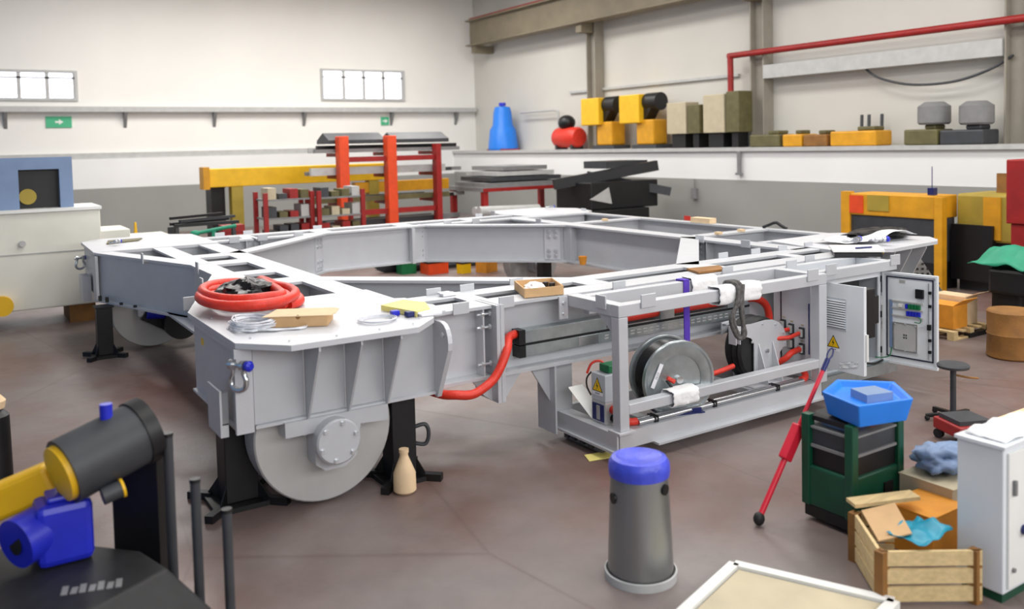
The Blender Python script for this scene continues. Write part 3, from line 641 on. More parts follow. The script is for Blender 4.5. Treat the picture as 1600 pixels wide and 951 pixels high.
obj('pipe', MB().cyl((5.12,5.915,.299),(7.38,5.915,.299),.026,n=16), G['steel'], PB)
obj('pipe', MB().cyl((5.12,5.966,.299),(7.38,5.966,.299),.026,n=16), G['steel'], PB)
for x in (5.3,6.05,6.95): 
    for d in (0,.03): obj('clamp', MB().box(x+d,x+d+.014,5.885,5.996,.2725,.33), G['black'], PB, smooth=0)
hose('pipe_end_hose', [(5.12,5.94,.306),(5.06,5.95,.31),(5.0,6.0,.32),(4.98,6.08,.33)], .034, G['red'], 'short red hose at the left end of the steel pipes')
hose('pipe_end_hose', [(7.38,5.94,.306),(7.46,5.95,.31),(7.52,6.0,.34),(7.53,6.08,.38),(7.48,6.14,.40)], .034, G['red'], 'short red hose at the right end of the steel pipes')

# ------------------------------------------------------------ straps and cloth wraps
tag(obj('lifting_strap', MB().bar((6.20,6.392,.80),(6.20,6.392,1.425),.012,.075,(1,0,0)).bar((6.20,6.39,1.425),(6.20,6.50,1.425),.075,.012).bar((6.20,6.498,1.2),(6.20,6.498,1.425),.012,.075,(1,0,0)), G['purple'], smooth=0),
    'purple lifting strap hanging over the rear cage rail', 'strap')
def wrap(name, x0, x1, y0, y1, z0, z1, label, seed):
    def f(u, v):
        x = x0+(x1-x0)*u; a = 2*math.pi*v
        cy, cz = (y0+y1)/2, (z0+z1)/2; sy, sz = (y1-y0)/2, (z1-z0)/2
        ca, sa = math.cos(a), math.sin(a); k = 1/max(abs(ca), abs(sa))**.8
        w_ = 1+.10*noise.noise(V(x*14, ca*2+seed, sa*2))
        return V(x+.02*noise.noise(V(ca*3, sa*3, seed)), cy+ca*k*sy*w_, cz+sa*k*sz*w_)
    return tag(obj(name, MB().grid(f, 18, 28), G['cloth'], smooth=60, solid=.004), label, 'cloth')
wrap('protective_cloth', 6.05, 6.62, 5.79,5.955,1.265,1.44, 'white cloth wrapped round the front top cage rail under a grey sling', 1)
wrap('protective_cloth', 5.44, 5.76, 5.79,5.955,.40,.55, 'white cloth wrapped round the middle cage rail by the reel', 5)
wrap('protective_cloth', 6.26, 6.62, 6.37,6.52,1.2,1.44, 'white cloth wrapped round the rear cage rail beside the purple strap', 9)
sg = MB()
for off, x1 in ((0,.0),(.05,-.03)):
    sg.tube([(6.30+off,5.78,1.445),(6.29+off*.6,5.765,1.3),(6.30+off*.2,5.75,1.12),(6.33+x1,5.74,.98),(6.30+x1,5.75,.935),(6.25+x1,5.76,.98),(6.18+x1,5.75,1.15),(6.26+off,5.76,1.32),(6.28+off,5.80,1.447),(6.29+off,5.95,1.447),(6.30+off,5.97,1.35)], .02, 8)
tag(obj('lifting_sling', sg, G['gweb'], smooth=50), 'worn grey rope sling looped over the front cage rail', 'sling')

# ------------------------------------------------------------ electrical cabinet
EC = thing('electrical_cabinet', 'light grey electrical cabinet with two open doors at the right of the cage', 'cabinet', (8.3,6.3,.2))
E_ = G['cabg']
X0,X1,Y0,Y1,Z0,Z1 = 7.70,8.94,6.06,6.56,.25,1.292
obj('side_panel', MB().box(X0,X0+.02,Y0,Y1,Z0,Z1), G['cabw'], EC, smooth=0); obj('side_panel', MB().box(X1-.02,X1,Y0,Y1,Z0,Z1), E_, EC, smooth=0)
obj('back_panel', MB().box(X0+.02,X1-.02,Y1-.02,Y1,Z0,Z1), E_, EC, smooth=0)
obj('top_panel', MB().box(X0+.02,X1-.02,Y0,Y1-.02,Z1-.02,Z1), E_, EC, smooth=0); obj('bottom_panel', MB().box(X0+.02,X1-.02,Y0,Y1-.02,Z0,Z0+.02), E_, EC, smooth=0)
obj('front_lip', MB().box(X0+.02,X1-.02,Y0,Y0+.02,Z1-.07,Z1-.02), G['cabw'], EC, smooth=0); obj('front_lip', MB().box(X1-.05,X1-.02,Y0,Y0+.02,Z0+.02,Z1-.07), G['cabw'], EC, smooth=0)
obj('plinth', MB().box(7.75,9.1,5.96,6.5,.12,.249), G['galv'], EC, smooth=0)
obj('interior_shadow_panel', MB().box(8.05,8.62,6.12,6.5,.34,1.25), G['black'], EC, smooth=0)  # black device panel, brought forward to stand for shadow in the upper interior
obj('contactor', MB().box(8.62,8.68,6.16,6.3,.75,1.12).box(8.68,8.71,6.18,6.28,.9,1.05), G['black'], EC, smooth=0)
obj('terminal_strip', MB().box(8.3,8.62,6.15,6.2,1.21,1.235), G['red'], EC, smooth=0)
obj('rubber_seal', MB().box(7.695,7.7,6.45,6.462,.32,1.25), G['black'], EC, smooth=0)
obj('latch_bar', MB().box(7.69,7.7,6.075,6.085,.5,1.05), G['nblue'], EC, smooth=0)
for y, z in ((6.42,.77),(6.31,.74),(6.17,.72),(6.31,.58),(6.17,.545)):
    so = obj('socket', MB().box(7.675,7.7,y-.035,y+.035,z-.06,z+.06), G['dgrey'], EC, smooth=0, bevel=.008); obj('insert', MB().box(7.64,7.675,y-.022,y+.022,z-.04,z+.04), G['lgrey'], so, smooth=0)
    obj('socket_label', MB().box(7.697,7.7,y-.018,y+.018,z+.075,z+.09), G['beige'], EC, smooth=0)
# left door, opened square to the front
d1 = obj('door', MB().box(7.865,7.885,5.53,6.05,.345,1.275), G['cabw'], EC, smooth=0)
obj('door_edge', MB().box(7.885,7.91,5.53,5.545,.345,1.275), G['cabw'], d1, smooth=0)
obj('louvre_frame', MB().box(7.858,7.865,5.735,6.02,.785,1.125), E_, d1, smooth=0)
for k in range(12):
    z = .808+k*.0252
    obj('louvre_slat', MB().ext([V(7.858,5.745,z),V(7.858,6.01,z),V(7.846,6.01,z+.004),V(7.846,5.745,z+.004)], V(0,0,0), V(.006,0,.014)), G['cabw'], d1, smooth=0)
    obj('louvre_gap', MB().box(7.857,7.858,5.745,6.01,z-.006,z), G['dgrey'], d1, smooth=0)
warning(d1, (7.8649,5.90,.63), (0,-1,0), (0,0,1), (-1,0,0), .155)
obj('fan_unit', MB().box(7.886,8.10,5.555,5.80,.72,1.24).box(8.10,8.17,5.56,5.66,.86,1.16), G['black'], d1, smooth=0, bevel=.01)
obj('lock_block', MB().box(7.886,7.91,5.505,5.53,.5,.78), G['white'], d1, smooth=0)
obj('tape_scrap', MB().grid(lambda u, v: V(7.862-.012*abs(noise.noise(V(u*6, v*6, 2))), 5.82-.22*u, .37+.07*v+.05*u+.01*noise.noise(V(u*9, v*9, 1))), 14, 8), G['film'], d1, smooth=0)
# right door, swung past ninety degrees
dd2 = V(.13,-.99,0).normalized(); nn2 = V(-dd2.y*-1, dd2.x*-1, 0); nn2 = V(dd2.y, -dd2.x, 0); h2 = V(8.955,6.04,0)
def d2(name, u0, u1, z0, z1, t0, t1, mat, parent, **k):
    return obj(name, MB().ext([h2+dd2*u0, h2+dd2*u1, h2+dd2*u1+V(0,0,z1-z0), h2+dd2*u0+V(0,0,z1-z0)], V(0,0,z0)+nn2*t0, V(0,0,z0)+nn2*t1), mat, parent, smooth=0, **k)
D2 = d2('door', 0,.62,.24,1.285,-.012,.012, G['cabw'], EC)
for a in ((0,.62,1.26,1.285),(0,.62,.24,.265),(0,.02,.265,1.26),(.6,.62,.265,1.26)): d2('door_edge', *a, .012,.03, G['cabw'], D2)
for a in ((.045,.575,1.225,1.238),(.045,.575,.317,.33),(.045,.057,.33,1.225),(.563,.575,.33,1.225)): d2('gasket', *a, .012,.022, G['gasket'], D2)
pl = d2('cover_plate', .13,.40,.40,.72, .012,.03, G['lgrey'], D2)
for a in ((.13,.40,.40,.41),(.13,.40,.71,.72),(.13,.14,.41,.71),(.39,.40,.41,.71)): d2('plate_rim', *a, .03,.034, G['mgrey'], D2)
for u_, z in ((.15,.42),(.38,.42),(.15,.70),(.38,.70),(.265,.71),(.265,.41)): bolt(h2+dd2*u_+V(0,0,z)+nn2*.034, nn2, D2, .6)
for u_ in (.245,.27):
    for z in (.545,.575): d2('emblem_mark', u_,u_+.016,z,z+.018,.03,.032, G['dgrey'], D2)
for z in (.79,.875,.955): d2('wire_duct', .1,.46,z,z+.014,.012,.03, G['lgrey'], D2)
d2('wire_duct', .085,.115,.42,.97,.012,.03, G['steelblue'], D2)
for k in range(5): d2('relay', .27+k*.034,.298+k*.034,.89,.94,.012,.045, G['gplast'] if k else G['blue'], D2)
for k in range(5): d2('terminal', .28+k*.032,.306+k*.032,.81,.86,.012,.04, G['blue'], D2)
d2('push_button', .19,.23,.90,.935,.012,.04, G['white'], D2)
d2('key_switch', .385,.47,1.02,1.12,.012,.045, G['black'], D2)
d2('nameplate', .19,.26,1.165,1.205,.012,.014, G['lgrey'], D2)
for k in range(3): d2('print_line', .196,.254,1.174+k*.011,1.177+k*.011,.014,.015, G['mgrey'], D2)
obj('latch_rod', MB().cyl(h2+dd2*.525+nn2*.024+V(0,0,.35), h2+dd2*.525+nn2*.024+V(0,0,1.2), .006, n=8), G['alu'], D2)
for z in (.42,.55,.93,1.08): d2('rod_clamp', .525,.552,z,z+.03,.012,.04, G['black'], D2)
d2('lock', .515,.55,.68,.74,.012,.045, G['black'], D2)
for z in (.34,.75,1.16): d2('hinge', -.02,.0,z,z+.07,.0,.03, G['black'], D2)
obj('earth_wire', MB().tube([h2+dd2*.40+nn2*.03+V(0,0,.82), h2+dd2*.45+nn2*.05+V(0,0,.79), h2+dd2*.44+nn2*.05+V(0,0,.75), h2+dd2*.38+nn2*.05+V(0,0,.75)], .005, 6), G['gplast'], D2)
obj('earth_wire', MB().tube([h2+dd2*.11+nn2*.03+V(0,0,.42), h2+dd2*.1+nn2*.06+V(0,0,.33), h2+dd2*.02+nn2*.08+V(0,0,.30), V(8.8,6.04,.31)], .006, 6), G['gplast'], D2)
hose('loose_cable', [(8.88,6.0,.27),(8.7,5.98,.262),(8.5,5.99,.29),(8.35,6.0,.262)], .012, G['rubber'], 'black cable lying on the cabinet plinth', 'cable')
# ------------------------------------------------------------ things lying on the frame
Hd = H+.0145
# red hose coil near corner
def coil_pts():
    pts = []
    for k in range(46):
        a = R(-60+k*24); turn = k*24/360
        r = .40-.035*math.sin(turn*2.1)
        cx = 2.20+.03*math.sin(turn*3); cy = 7.85+.05*math.cos(turn*2)
        z = Hd+.047+.036*turn+.03*max(0, math.sin(a-R(40)))
        pts.append((cx+r*.92*math.cos(a), cy+r*1.25*math.sin(a), z))
    return pts
cp = coil_pts()
cp += [(2.45,8.25,1.60),(2.58,8.1,1.54),(2.66,7.9,1.485),(2.64,7.7,1.468),(2.56,7.55,1.468),(2.47,7.5,1.468)]
tag(obj('hose_coil', MB().tube(cp, lambda t: .043, 12, 4), G['red'], smooth=60), 'coiled thick red hose lying on the near left corner deck', 'hose')
tag(obj('plastic_bag', MB().ball((2.24,7.95,Hd+.12), .24,.30,.12, 36, 22, .3, 3, Hd), G['bpoly'], smooth=25), 'crumpled black plastic bag inside the red hose coil', 'bag')
# open flat cardboard box
BX = thing('cardboard_box', 'shallow brown cardboard box with opened lid beside the red hose coil', 'box', (2.35,6.9,Hd))
ca = -30
def rb(mb): return mb.xf(rotz(ca, (2.08,6.83,0)))
bx0, by0 = 2.08, 6.83
obj('tray', rb(MB().box(bx0,bx0+.46,by0,by0+.006,Hd,Hd+.085).box(bx0,bx0+.46,by0+.30,by0+.306,Hd,Hd+.085).box(bx0,bx0+.006,by0+.006,by0+.30,Hd,Hd+.085).box(bx0+.454,bx0+.46,by0+.006,by0+.30,Hd,Hd+.085).box(bx0+.006,bx0+.454,by0+.006,by0+.30,Hd,Hd+.006)), G['card'], BX, smooth=0)
obj('lid', rb(MB().prism([(bx0-.05,by0-.02),(bx0+.50,by0-.02),(bx0+.5,by0+.04),(bx0+.52,by0+.05),(bx0+.52,by0+.26),(bx0+.46,by0+.31),(bx0,by0+.31),(bx0-.02,by0+.12)], Hd+.086, Hd+.091)), G['lcard'], BX, smooth=0)
obj('thumb_notch', rb(MB().cyl((bx0+.23,by0-.002,Hd+.078),(bx0+.23,by0+.001,Hd+.078),.018,n=12)), G['bwood'], BX)
# coil of thin white cables
wc = MB()
for k in range(13):
    pts = []; a0 = random.uniform(0, 6.28)
    for j in range(10):
        a = 2*math.pi*j/10; rr = 1+random.uniform(-.12,.12)
        pts.append((1.98+.16*rr*math.cos(a)+random.uniform(-.02,.02), 6.93+.20*rr*math.sin(a), Hd+.008+.005*k+.01*random.random()))
    wc.tube(pts, .0055, 6, 5, closed=True)
for k in range(6): wc.tube([(1.98-.1,6.8+.02*k,Hd+.02),(2.05,6.66+.015*k,Hd+.012),(2.16+.02*k,6.66-.012*k,Hd+.008),(2.24+.02*k,6.63+.01*k,Hd+.008)], .0055, 6, 5)
tag(obj('cable_coil', wc, G['cable'], smooth=60), 'tangled coil of thin white cables in front of the cardboard box', 'cable')
tc_ = thing('sensor_cable', 'thin grey cable loop with blue connectors near the deck edge', 'cable', (2.9,6.5,Hd))
tm = MB()
for k in range(3): tm.tube([(2.88+(.13+.015*k)*math.cos(2*math.pi*j/9), 6.53+(.12+.01*k)*math.sin(2*math.pi*j/9), Hd+.007+.006*k) for j in range(9)], .005, 6, 5, closed=True)
obj('cable_loop', tm, G['cable'], tc_, smooth=60)
obj('connector', MB().box(3.05,3.12,6.60,6.66,Hd,Hd+.045), G['blue'], tc_, smooth=0, bevel=.008)
obj('connector', MB().box(3.13,3.23,6.48,6.55,Hd,Hd+.045), G['nblue'], tc_, smooth=0, bevel=.008); obj('connector_face', MB().box(3.231,3.24,6.485,6.545,Hd+.006,Hd+.04), G['alu'], tc_, smooth=0)
FO = thing('document_folder', 'yellow folder with white papers on the right of the near corner deck', 'folder', (3.3,6.8,Hd))
def leaf(name, poly, z, t, mat): obj(name, MB().prism(poly, z, z+t), mat, FO, smooth=0)
leaf('papers', [(3.24,6.44),(3.42,6.42),(3.52,6.62),(3.36,6.98),(3.16,6.86)], Hd, .018, G['paper'])
leaf('papers', [(3.22,6.47),(3.45,6.50),(3.49,6.72),(3.34,6.94),(3.18,6.9)], Hd+.019, .016, G['paper'])
leaf('cover', [(3.20,6.46),(3.36,6.52),(3.46,6.80),(3.36,7.05),(3.1,6.93)], Hd+.036, .01, G['ypaper'])
leaf('spine', [(3.20,6.455),(3.205,6.45),(3.10,6.92),(3.092,6.925)], Hd, .046, G['ypaper'])
# wooden tray of small parts
TY = thing('parts_tray', 'shallow brown cardboard tray of small parts on the near beam', 'tray', (4.68,6.8,Hd-.01))
z0 = H+.0065; q = [(4.40,6.64),(4.79,6.56),(4.99,7.02),(4.60,7.12)]
def wall_(a, b, t=.012):
    a, b = V(*a,0), V(*b,0); d = (b-a).normalized(); n = V(-d.y, d.x, 0)*t
    return MB().ext([a, b, b+n, a+n], V(0,0,z0), V(0,0,z0+.085))
for i in range(4): obj('side', wall_(q[i], q[(i+1)%4]), G['card'], TY, smooth=0)
obj('bottom', MB().prism(q, z0, z0+.006), G['lcard'], TY, smooth=0)
obj('paper_scrap', MB().ball((4.66,6.86,z0+.05), .1,.07,.045, 14, 8, .5, 2), G['paper'], TY, smooth=0)
for x, y in ((4.84,6.93),(4.78,6.96),(4.86,6.85)): obj('black_nut', MB().cyl((x,y,z0+.007),(x,y,z0+.07),.03,n=8), G['black'], TY)
tag(obj('folded_paper', MB().box(3.86,4.0,7.21,7.30,H+.006,H+.03).box(3.84,3.96,7.24,7.30,H+.03,H+.04), G['paper'], smooth=0), 'small folded white paper on the inner beam flange', 'paper')
tag(obj('plank_scrap', MB().prism([(6.62,6.64),(6.72,6.92),(7.15,6.86),(7.02,6.62)], H+.0075, H+.028), G['bwood'], smooth=0), 'flat scrap of wood on the beam behind the purple strap', 'wood')
tag(obj('paper_cup', MB().lathe([(0,.05),(.14,.075),(.14,.07),(.01,.045)], (8.88,11.6,ZB+.0345), (0,0,1), 20), G['ocard']), 'orange and beige cup on the lower beam flange inside the ring', 'cup')
# shackles
def shackle(c, yaw, txt, s=1.0, tilt=0):
    t = thing('lifting_shackle', txt, 'shackle', c); c = Vector(c)
    m = Matrix.Translation(c) @ Matrix.Rotation(R(yaw), 4, 'Z') @ Matrix.Rotation(R(tilt), 4, 'X') @ Matrix.Scale(s, 4)
    obj('bow', MB().tube([(-.045,0,0),(-.047,0,-.05),(-.062,0,-.09),(-.05,0,-.135),(0,0,-.155),(.05,0,-.135),(.062,0,-.09),(.047,0,-.05),(.045,0,0)], .017, 12, 6).xf(m), G['steel'], t, smooth=60)
    obj('eye', MB().lathe([(0,.032),(.03,.032)], (-.06,0,.0), (1,0,0), 16).xf(m), G['steel'], t); obj('eye', MB().lathe([(0,.032),(.03,.032)], (.03,0,.0), (1,0,0), 16).xf(m), G['steel'], t)
    obj('pin', MB().cyl((-.08,0,0),(.09,0,0),.016,n=12).xf(m), G['steel'], t); obj('pin_head', MB().lathe([(0,.03),(.025,.034),(.04,.02)], (.07,0,0), (1,0,0), 10).xf(m), G['blue'], t)
shackle((1.715,6.42,1.265), -60, 'steel shackle with blue pin on the near left corner plate', 1.22)
shackle((1.67,15.2,1.2), 20, 'dark shackle on the far left corner box', 1.1)
shackle((9.75,6.95,H+.10), 20, 'steel shackle with blue pin lying on the right corner deck', 1.15, 80)
shackle((9.98,6.78,H+.10), -30, 'second blue-pinned shackle beside the white sheet on the right deck', 1.15, 80)
shackle((10.75,15.1,H+.075), 20, 'small shackle lying on the farthest corner deck', .9, 80)
shackle((2.12,14.5,H+.075), 40, 'shackle lying on the far left corner deck', .8, 80)
tag(obj('flat_bar', MB().prism([(2.0,14.75),(2.5,14.95),(2.62,15.3),(2.1,15.3)], H+.0155, H+.03), G['olive'], smooth=0), 'flat grey steel offcut on the far left corner deck', 'offcut')
def sheet_f(u, v):
    x = 9.55+1.35*u+.1*v; y = 7.0+.55*v-.15*u
    return V(x, y, Hd+.02+.10*math.exp(-((u-.75)/.22)**2)*(1-.6*v)+.035*noise.noise(V(u*5, v*4, 1))+.03)
tag(obj('plastic_sheet', MB().grid(sheet_f, 26, 12), G['cloth'], smooth=60, solid=.004), 'crumpled white sheet lying on the right corner deck', 'sheet')
tag(obj('tool_bag', MB().ball((10.75,7.35,Hd+.055), .62,.28,.08, 28, 14, .3, 8, Hd), G['bpoly'], smooth=40), 'low black bag behind the white sheet on the right deck', 'bag')
BT = thing('battery_case', 'black plastic case with white lid in the cage end by the right deck', 'case', (9.1,6.55,1.2))
obj('case_body', MB().prism([(8.72,6.52),(9.12,6.16),(9.5,6.5),(9.1,6.86)], 1.419, 1.46), G['black'], BT, smooth=0)
obj('case_lid', MB().prism([(8.70,6.52),(9.12,6.13),(9.53,6.5),(9.1,6.89)], 1.478, 1.50), G['white'], BT, smooth=0)
obj('case_rim', MB().prism([(8.74,6.52),(9.12,6.18),(9.48,6.5),(9.1,6.84)], 1.46, 1.478), G['black'], BT, smooth=0)
obj('case_label', MB().ext([V(9.24,6.235,1.44),V(9.33,6.315,1.44),V(9.33,6.315,1.476),V(9.24,6.235,1.476)], V(0,0,0), V(.004,-.004,0)), G['warn'], BT, smooth=0)
tag(obj('marker_pen', MB().cyl((8.98,6.42,1.512),(9.2,6.36,1.512),.011,n=10), G['nblue']), 'dark pen lying on the white case lid', 'pen')
BXC = thing('small_carton', 'small beige carton on the far outer beam', 'carton', (10.82,10.7,H)); obj('carton_body', MB().box(10.74,10.9,10.5,10.95,H+.006,H+.09), G['lcard'], BXC, smooth=0); obj('carton_flap', MB().box(10.735,10.745,10.95,11.1,H+.03,H+.11), G['red'], BXC, smooth=0)
for i, (x, y) in enumerate(((9.9,12.36),(9.62,9.33),(10.15,9.37))): tag(obj('paper_tag', MB().box(x-.04,x+.04,y-.15,y-.06,H+.006,H+.045), G['lcard'], smooth=0), ('small beige scrap on the far cross beam', 'small beige scrap at the inner end of the near cross beam', 'small beige scrap on the middle of the near cross beam')[i], 'scrap')
tag(obj('cable_end', MB().tube([(10.8,9.4,H+.02),(10.82,9.3,H+.06),(10.86,9.2,H+.1),(10.9,9.12,H+.05),(10.95,9.05,H+.0)], .025, 8), G['black'], smooth=60), 'black cable end sticking up on the far outer beam', 'cable')

# ------------------------------------------------------------ things seen under and behind the frame
tag(obj('drain_jug', MB().lathe([(0,.075),(.02,.095),(.16,.092),(.24,.06),(.30,.035),(.33,.033),(.33,.04),(.36,.04)], (3.03,6.42,0.001), (0,0,1), 24), G['lcard']), 'pale plastic jug standing by the jack stand near the wheel', 'jug')
def carton(x, y, a, b, h_, mat, txt, rot=0, lid=True):
    t = thing('tool_box', txt, 'box', (x,y,0))
    obj('body', MB().box(x-a/2,x+a/2,y-b/2,y+b/2,0,h_).xf(rotz(rot,(x,y,0))), mat, t, smooth=0)
    obj('lid', MB().box(x-a/2-.01,x+a/2+.01,y-b/2-.01,y+b/2+.01,h_,h_+.03).xf(rotz(rot,(x,y,0))), G['black'], t, smooth=0)
carton(9.0,17.2,.5,.4,.25,G['orange'],'low orange box on the floor seen under the ring')
carton(10.0,16.6,.4,.3,.3,G['ocard'],'orange carton on the floor right of the low orange box',20)
carton(8.5,17.6,.35,.3,.3,G['gplast'],'green box on the floor seen under the ring')
carton(9.5,16.75,.25,.2,.22,G['warn'],'small yellow box on the floor seen under the ring',10)
tag(obj('scrap_pile', MB().ball((9.9,18.1,.15),1.7,.5,.35,30,14,.5,4,.002), G['dgrey'], smooth=20), 'dark heap of offcuts on the floor seen under the ring', 'scrap')
# ------------------------------------------------------------ foreground
# steel waste bin with blue bag
BN = thing('waste_bin', 'brushed steel waste bin with blue bag rim in the foreground', 'bin', (3.68,4.25,0)); bc = V(3.68,4.25,0)
obj('body', MB().lathe([(0,.225),(.03,.228),(.035,.215),(.62,.19),(.66,.188),(.70,.18)], bc+V(0,0,.002), (0,0,1), 48), G['bin'], BN)
obj('foot_ring', MB().lathe([(0,.226),(0,.236),(.05,.236),(.055,.226)], bc, (0,0,1), 48, cap=False), G['lgrey'], BN)
obj('top_ring', MB().lathe([(0,.19),(.05,.192),(.06,.18),(.06,.165)], bc+V(0,0,.68), (0,0,1), 48, cap=False), G['bin'], BN)
obj('bag_rim', MB().lathe([(-.05,.196),(-.01,.2),(.03,.197),(.06,.178),(.07,.15),(.05,.10),(.045,.001)], bc+V(0,0,.73), (0,0,1), 40, cap=False), G['bluelid'], BN, label='blue plastic bag folded over the rim')
for a, z in ((-75,.62),(170,.55)):
    d = V(math.cos(R(a)), math.sin(R(a)), 0)
    obj('handle_slot', MB().cyl(bc+d*.186+V(0,0,z), bc+d*.202+V(0,0,z), .035, n=16), G['black'], BN)
# red lever leaning over
LV = thing('red_lever_bar', 'long red lever bar with black ends leaning towards the cabinet', 'lever bar', (4.85,4.3,0))
pB = V(4.85,4.30,.03); pT = V(5.55,4.26,1.05); dl = (pT-pB).normalized()
obj('lower_tube', MB().cyl(pB+dl*.06, pB+dl*.62, .022, n=14), G['crim'], LV); obj('upper_tube', MB().cyl(pB+dl*.6, pT, .016, n=14), G['crim'], LV)
obj('joint_block', MB().bar(pB+dl*.50, pB+dl*.78, .07, .09), G['crim'], LV, smooth=0, bevel=.012)
obj('foot', MB().ball(pB+dl*.03, .045,.04,.05, 16, 10), G['rubber'], LV)
obj('grip', MB().cyl(pT, pT+dl*.10, .02, n=14), G['nblue'], LV)
e_ = pT+dl*.145; sd = dl.cross(V(math.cos(YAW),math.sin(YAW),0)).normalized()
obj('end_eye', MB().tube([e_+dl*.045*math.cos(a)+sd*.02*math.sin(a) for a in [2*math.pi*k/10 for k in range(10)]], .006, 8, 4, closed=True), G['nblue'], LV)
# dark green equipment trolley with blue crate
TR_ = thing('green_trolley', 'dark green and black wheeled trolley carrying a bright blue crate', 'trolley', (5.55,4.05,0))
g = G['green']
obj('base', MB().box(5.25,5.82,3.79,4.2,.03,.12), G['black'], TR_, smooth=0, bevel=.01)
obj('lower_body', MB().prism([(5.24,3.84),(5.30,3.78),(5.78,3.78),(5.84,3.84),(5.84,4.2),(5.24,4.2)], .12,.42), g, TR_, smooth=0, bevel=.015)
obj('drawer', MB().box(5.27,5.81,3.80,4.19,.42,.56), G['black'], TR_, smooth=0); obj('drawer', MB().box(5.27,5.81,3.80,4.19,.58,.70), G['dgrey'], TR_, smooth=0)
obj('drawer_lip', MB().box(5.25,5.83,3.785,4.2,.56,.58), G['mgrey'], TR_, smooth=0); obj('drawer_lip', MB().box(5.25,5.83,3.785,4.2,.70,.715), G['mgrey'], TR_, smooth=0)
for x, y in ((5.26,3.80),(5.80,3.80),(5.80,4.17),(5.26,4.17)): obj('corner_post', MB().box(x-.03,x+.04,y-.03,y+.04,.12,.80), g, TR_, smooth=0, bevel=.008)
obj('shelf', MB().box(5.27,5.81,3.80,4.19,.755,.79), G['black'], TR_, smooth=0)
obj('bumper', MB().box(5.9,6.0,3.9,4.1,.45,.78), g, TR_, smooth=0, bevel=.01); obj('bumper_arm', MB().box(5.84,5.9,3.95,4.05,.55,.6), G['black'], TR_, smooth=0)
obj('label_patch', MB().box(5.60,5.70,3.766,3.78,.22,.32), G['black'], TR_, smooth=0)
for x, y in ((5.33,3.87),(5.74,3.87),(5.74,4.13),(5.33,4.13)): obj('caster', MB().cyl((x-.02,y,.04),(x+.02,y,.04),.04,n=16), G['rubber'], TR_)
for x, m_, w_ in ((5.32,'steelblue',.09),(5.44,'blue',.07),(5.56,'orange',.1),(5.69,'card',.08)):
    tag(obj('parts_packet', MB().box(x,x+w_,3.86,4.1,.717,.752), G[m_], smooth=0, bevel=.006), {'steelblue':'grey-blue packet','blue':'dark blue packet','orange':'orange packet','card':'brown packet'}[m_]+' on the open shelf of the green trolley', 'packet')
CR_ = thing('blue_crate', 'bright blue plastic crate on top of the green trolley', 'crate', (5.5,4.0,.87)); k0 = .805
qa = [(5.20,3.70),(5.66,3.58),(5.95,3.92),(5.66,4.22),(5.30,4.08)]; cxm, cym = 5.55, 3.90
qs = [((x-cxm)*.86+cxm, (y-cym)*.86+cym) for x, y in qa]
m_ = MB(); n_ = 5
vs = [V(x,y,k0) for x, y in qs]+[V(x,y,k0+.17) for x, y in qa]+[V((x-cxm)*.92+cxm,(y-cym)*.92+cym,k0+.17) for x, y in qa]+[V((x-cxm)*.8+cxm,(y-cym)*.8+cym,k0+.12) for x, y in qa]
fs = [tuple(range(4,-1,-1))]+[(i,(i+1)%5,(i+1)%5+5,i+5) for i in range(5)]+[(i+5,(i+1)%5+5,(i+1)%5+10,i+10) for i in range(5)]+[(i+10,(i+1)%5+10,(i+1)%5+15,i+15) for i in range(5)]+[tuple(range(15,20))]
m_.add(vs, fs); obj('shell', m_, G['bblue'], CR_, smooth=0, bevel=.012)
obj('packet', MB().prism([(5.44,3.80),(5.66,3.74),(5.70,3.92),(5.5,3.98)], k0+.12, k0+.18), G['steelblue'], CR_, smooth=0)
# white cabinet at the right edge
WC = thing('white_control_cabinet', 'white control cabinet cut by the right edge of the picture', 'cabinet', (5.6,2.9,0))
obj('body', MB().box(5.2,5.95,2.715,3.0,.06,.95), G['cabw'], WC, smooth=0, bevel=.008); obj('plinth', MB().box(5.22,5.93,2.73,2.98,0,.06), G['green'], WC, smooth=0)
dw = obj('door', MB().box(5.24,5.92,2.70,2.715,.09,.92), G['white'], WC, smooth=0, bevel=.004)
obj('roof', MB().box(5.185,5.965,2.70,3.01,.95,.97), G['cabw'], WC, smooth=0)
obj('handle', MB().box(5.275,5.30,2.68,2.70,.66,.75), G['mgrey'], dw, smooth=0); obj('rotary_switch', MB().cyl((5.40,2.70,.42),(5.40,2.67,.42),.03,n=16), G['nblue'], dw)
obj('lock', MB().cyl((5.285,2.70,.2),(5.285,2.685,.2),.014,n=12), G['mgrey'], dw)
tag(obj('white_cover_sheet', MB().grid(lambda u, v: V(5.25+.65*u, 2.73+.25*v, .974+.05*abs(noise.noise(V(u*3, v*3, 5)))), 12, 8), G['cloth'], smooth=60, solid=.004), 'white sheet lying on the white control cabinet', 'sheet')
# wooden crate of packing at the bottom right
PK = thing('packing_crate', 'open wooden crate with cardboard and teal plastic at the lower right', 'crate', (5.05,3.3,0))
for i, (a, b) in enumerate((((4.62,3.14),(4.98,3.58)),((4.98,3.58),(5.18,3.42)),((4.62,3.14),(5.12,2.80)))):
    for z in (.02,.13,.24):
        m_ = MB().bar((*a,z+.045),(*b,z+.045),.02,.09); obj('board', m_, G['wood'], PK, smooth=0)
for x, y in ((4.63,3.14),(4.97,3.57),(5.1,2.83)): obj('corner_batten', MB().box(x-.03,x+.03,y-.03,y+.03,0,.33), G['bwood'], PK, smooth=0)
tag(obj('cardboard_flap', MB().ext([V(4.72,3.22,.33),V(5.0,3.54,.34),V(5.16,3.40,.40),V(4.88,3.1,.38)], V(0,0,0), V(0,0,.008)), G['card'], smooth=0), 'brown cardboard flap lying across the wooden crate', 'cardboard')
